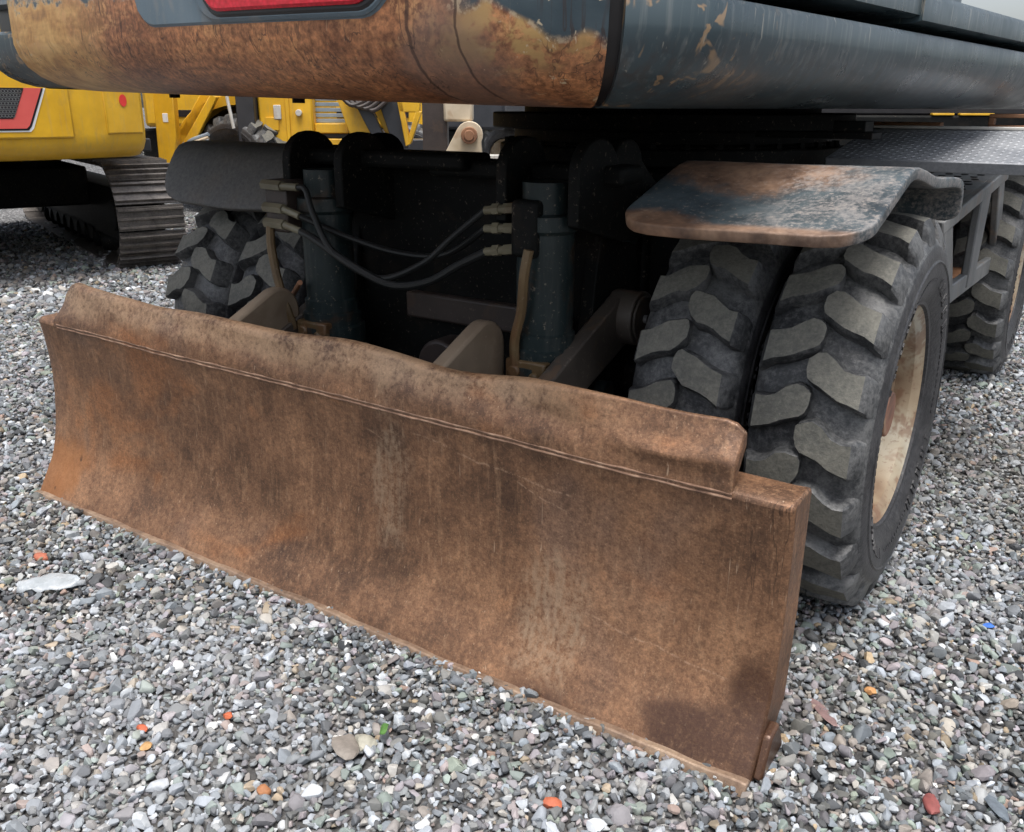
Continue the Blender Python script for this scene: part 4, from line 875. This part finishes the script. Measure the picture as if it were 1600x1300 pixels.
YL = empty('wheel_loader', along(11.2), -YAW); tag(YL, 'yellow loader body filling the gap behind the backhoe loader', 'loader')
part('engine_hood', 'yellow', lambda q: q.box(-4.5, -.95, .3, 2.0, 1.0, 2.4), .05, YL); part('chassis', 'black', lambda q: q.box(-4.6, -.4, .4, 1.9, .40, .98), .03, YL); part('ballast', 'darkgrey', lambda q: q.box(-.93, -.1, .35, 1.9, .98, 2.2), .04, YL)
for i in range(5): part('hood_louvre', 'gasket', lambda q: q.box(-4.2+i*.62, -3.75+i*.62, .285, .31, 1.12, 1.2), .003, YL)
bgwheel(YL, (-3.6, .25, .53), 1.06, R(90)); bgwheel(YL, (-1.3, .25, .53), 1.06, R(90))
# ================================================================ odd things lying on the gravel
def stone(name, xy, size, col, label, cat, flat=.6, rz=0, z=None, elong=1.0, grp=None):
    r_ = np.random.default_rng(abs(hash(label)) % 1000 if False else sum(map(ord, label))); v = stone_verts(r_, 8, .5, .9, flat)*size; v[:, 0] *= elong
    me = bpy.data.meshes.new(name); me.from_pydata(v.tolist(), [], IF); me.polygons.foreach_set('use_smooth', [True]*len(me.polygons)); me.set_sharp_from_angle(angle=R(30)); me.materials.append(m_stone(name+'_colour', col))
    o = bpy.data.objects.new(name, me); sc.collection.objects.link(o); o.location = (xy[0], xy[1], .014 if z is None else z); o.rotation_euler = (.15, .1, rz); return tag(o, label, cat, grp)
stone('orange_stone', (.963, -.244), .017, (.55,.13,.05), 'bright orange stone near the bottom centre of the gravel', 'stone', rz=.5)
stone('orange_stone', (.486, -.528), .015, (.42,.17,.06), 'burnt orange stone left of the grey shard', 'stone', rz=1)
stone('orange_stone', (.188, -.577), .013, (.62,.36,.14), 'pale orange stone at the lower left', 'stone', rz=2)
stone('orange_stone', (.134, -.548), .011, (.6,.12,.04), 'small vivid orange stone at the lower left', 'stone', rz=.2)
stone('orange_stone', (.249, -.419), .010, (.6,.13,.04), 'small orange chip between the blade and the lower left', 'stone', rz=.7)
stone('orange_stone', (1.373, .45), .014, (.62,.3,.1), 'orange stone right of the blade corner', 'stone', rz=.9)
stone('brick_fragment', (-.775, -.249), .016, (.5,.14,.07), 'broken orange brick crumb near the plastic scrap', 'brick crumb', rz=.4, elong=1.4)
stone('red_stone', (1.552, .157), .017, (.3,.07,.06), 'dark red flat stone at the lower right corner', 'stone', .45, 1.9, elong=1.5)
stone('slate_chip', (1.659, .216), .02, (.14,.17,.2), 'long blue grey slate chip at the lower right corner', 'stone', .35, 2.2, elong=1.9)
stone('wood_splinter', (1.303, .32), .016, (.25,.15,.14), 'reddish brown splinter lying beside the blade end', 'splinter', .35, 2.3, elong=2.6)
stone('grey_shard', (.53, -.352), .033, (.27,.235,.2), 'large smooth taupe shard standing in the gravel before the blade', 'shard', .4, 2.5, .024, 1.2)
stone('cream_stone', (.556, -.325), .02, (.42,.4,.32), 'cream stone leaning on the taupe shard', 'stone', .7, .4, .02)
stone('pink_stone', (1.294, .562), .016, (.36,.26,.23), 'pinkish triangular stone by the tyre', 'stone', .5, 1.2)
stone('blue_scrap', (1.556, .893), .010, (.03,.16,.6), 'bright blue plastic scrap on the gravel at the right', 'scrap', .4, .8, .02, 1.5)
stone('white_stone', (-.226, -.507), .019, (.1,.11,.12), 'dark slate stone left in the gravel', 'stone', .5, .8).name = 'slate_stone'
m = MB(); rp = np.random.default_rng(3); rows = []
for i in range(12):
    t = i/11; wdt = .065*math.sin(math.pi*min(1, .12+t*.9))**.6; rows.append([((t-.5)*.24, (j/6-.5)*2*wdt+.02*math.sin(3*t), .018+.010*rp.uniform(-1, 1)+.016*math.sin(3.1*j/6)*(1-t*.5)) for j in range(7)])
m.grid(rows); o = m.build('plastic_scrap', 'plastic', None, 0, 60, .002); o.location = (-.585, -.325, .006); o.rotation_euler = (0, 0, R(38)); o.scale = (.72, .72, .8); tag(o, 'crumpled clear plastic sheet on the gravel at the far left', 'plastic')
m = MB(); m.grid([[(.012*math.sin(math.pi*t)*s_, .03*t, .012*t+.004*abs(s_)) for s_ in (-1, 0, 1)] for t in (0, .2, .4, .6, .8, 1)])
b_ = NB('green_leaf'); o = m.build('leaf', b_.fin(b_.ramp(b_.noise(60, 3), [(.3, (.06,.16,.03)), (.7, (.12,.26,.06))]), .5), None, 0, 60, .0008); o.location = (.575, -.295, .03); o.rotation_euler = (.6, .3, -.6); tag(o, 'tiny green leaf behind the cream stone', 'leaf')
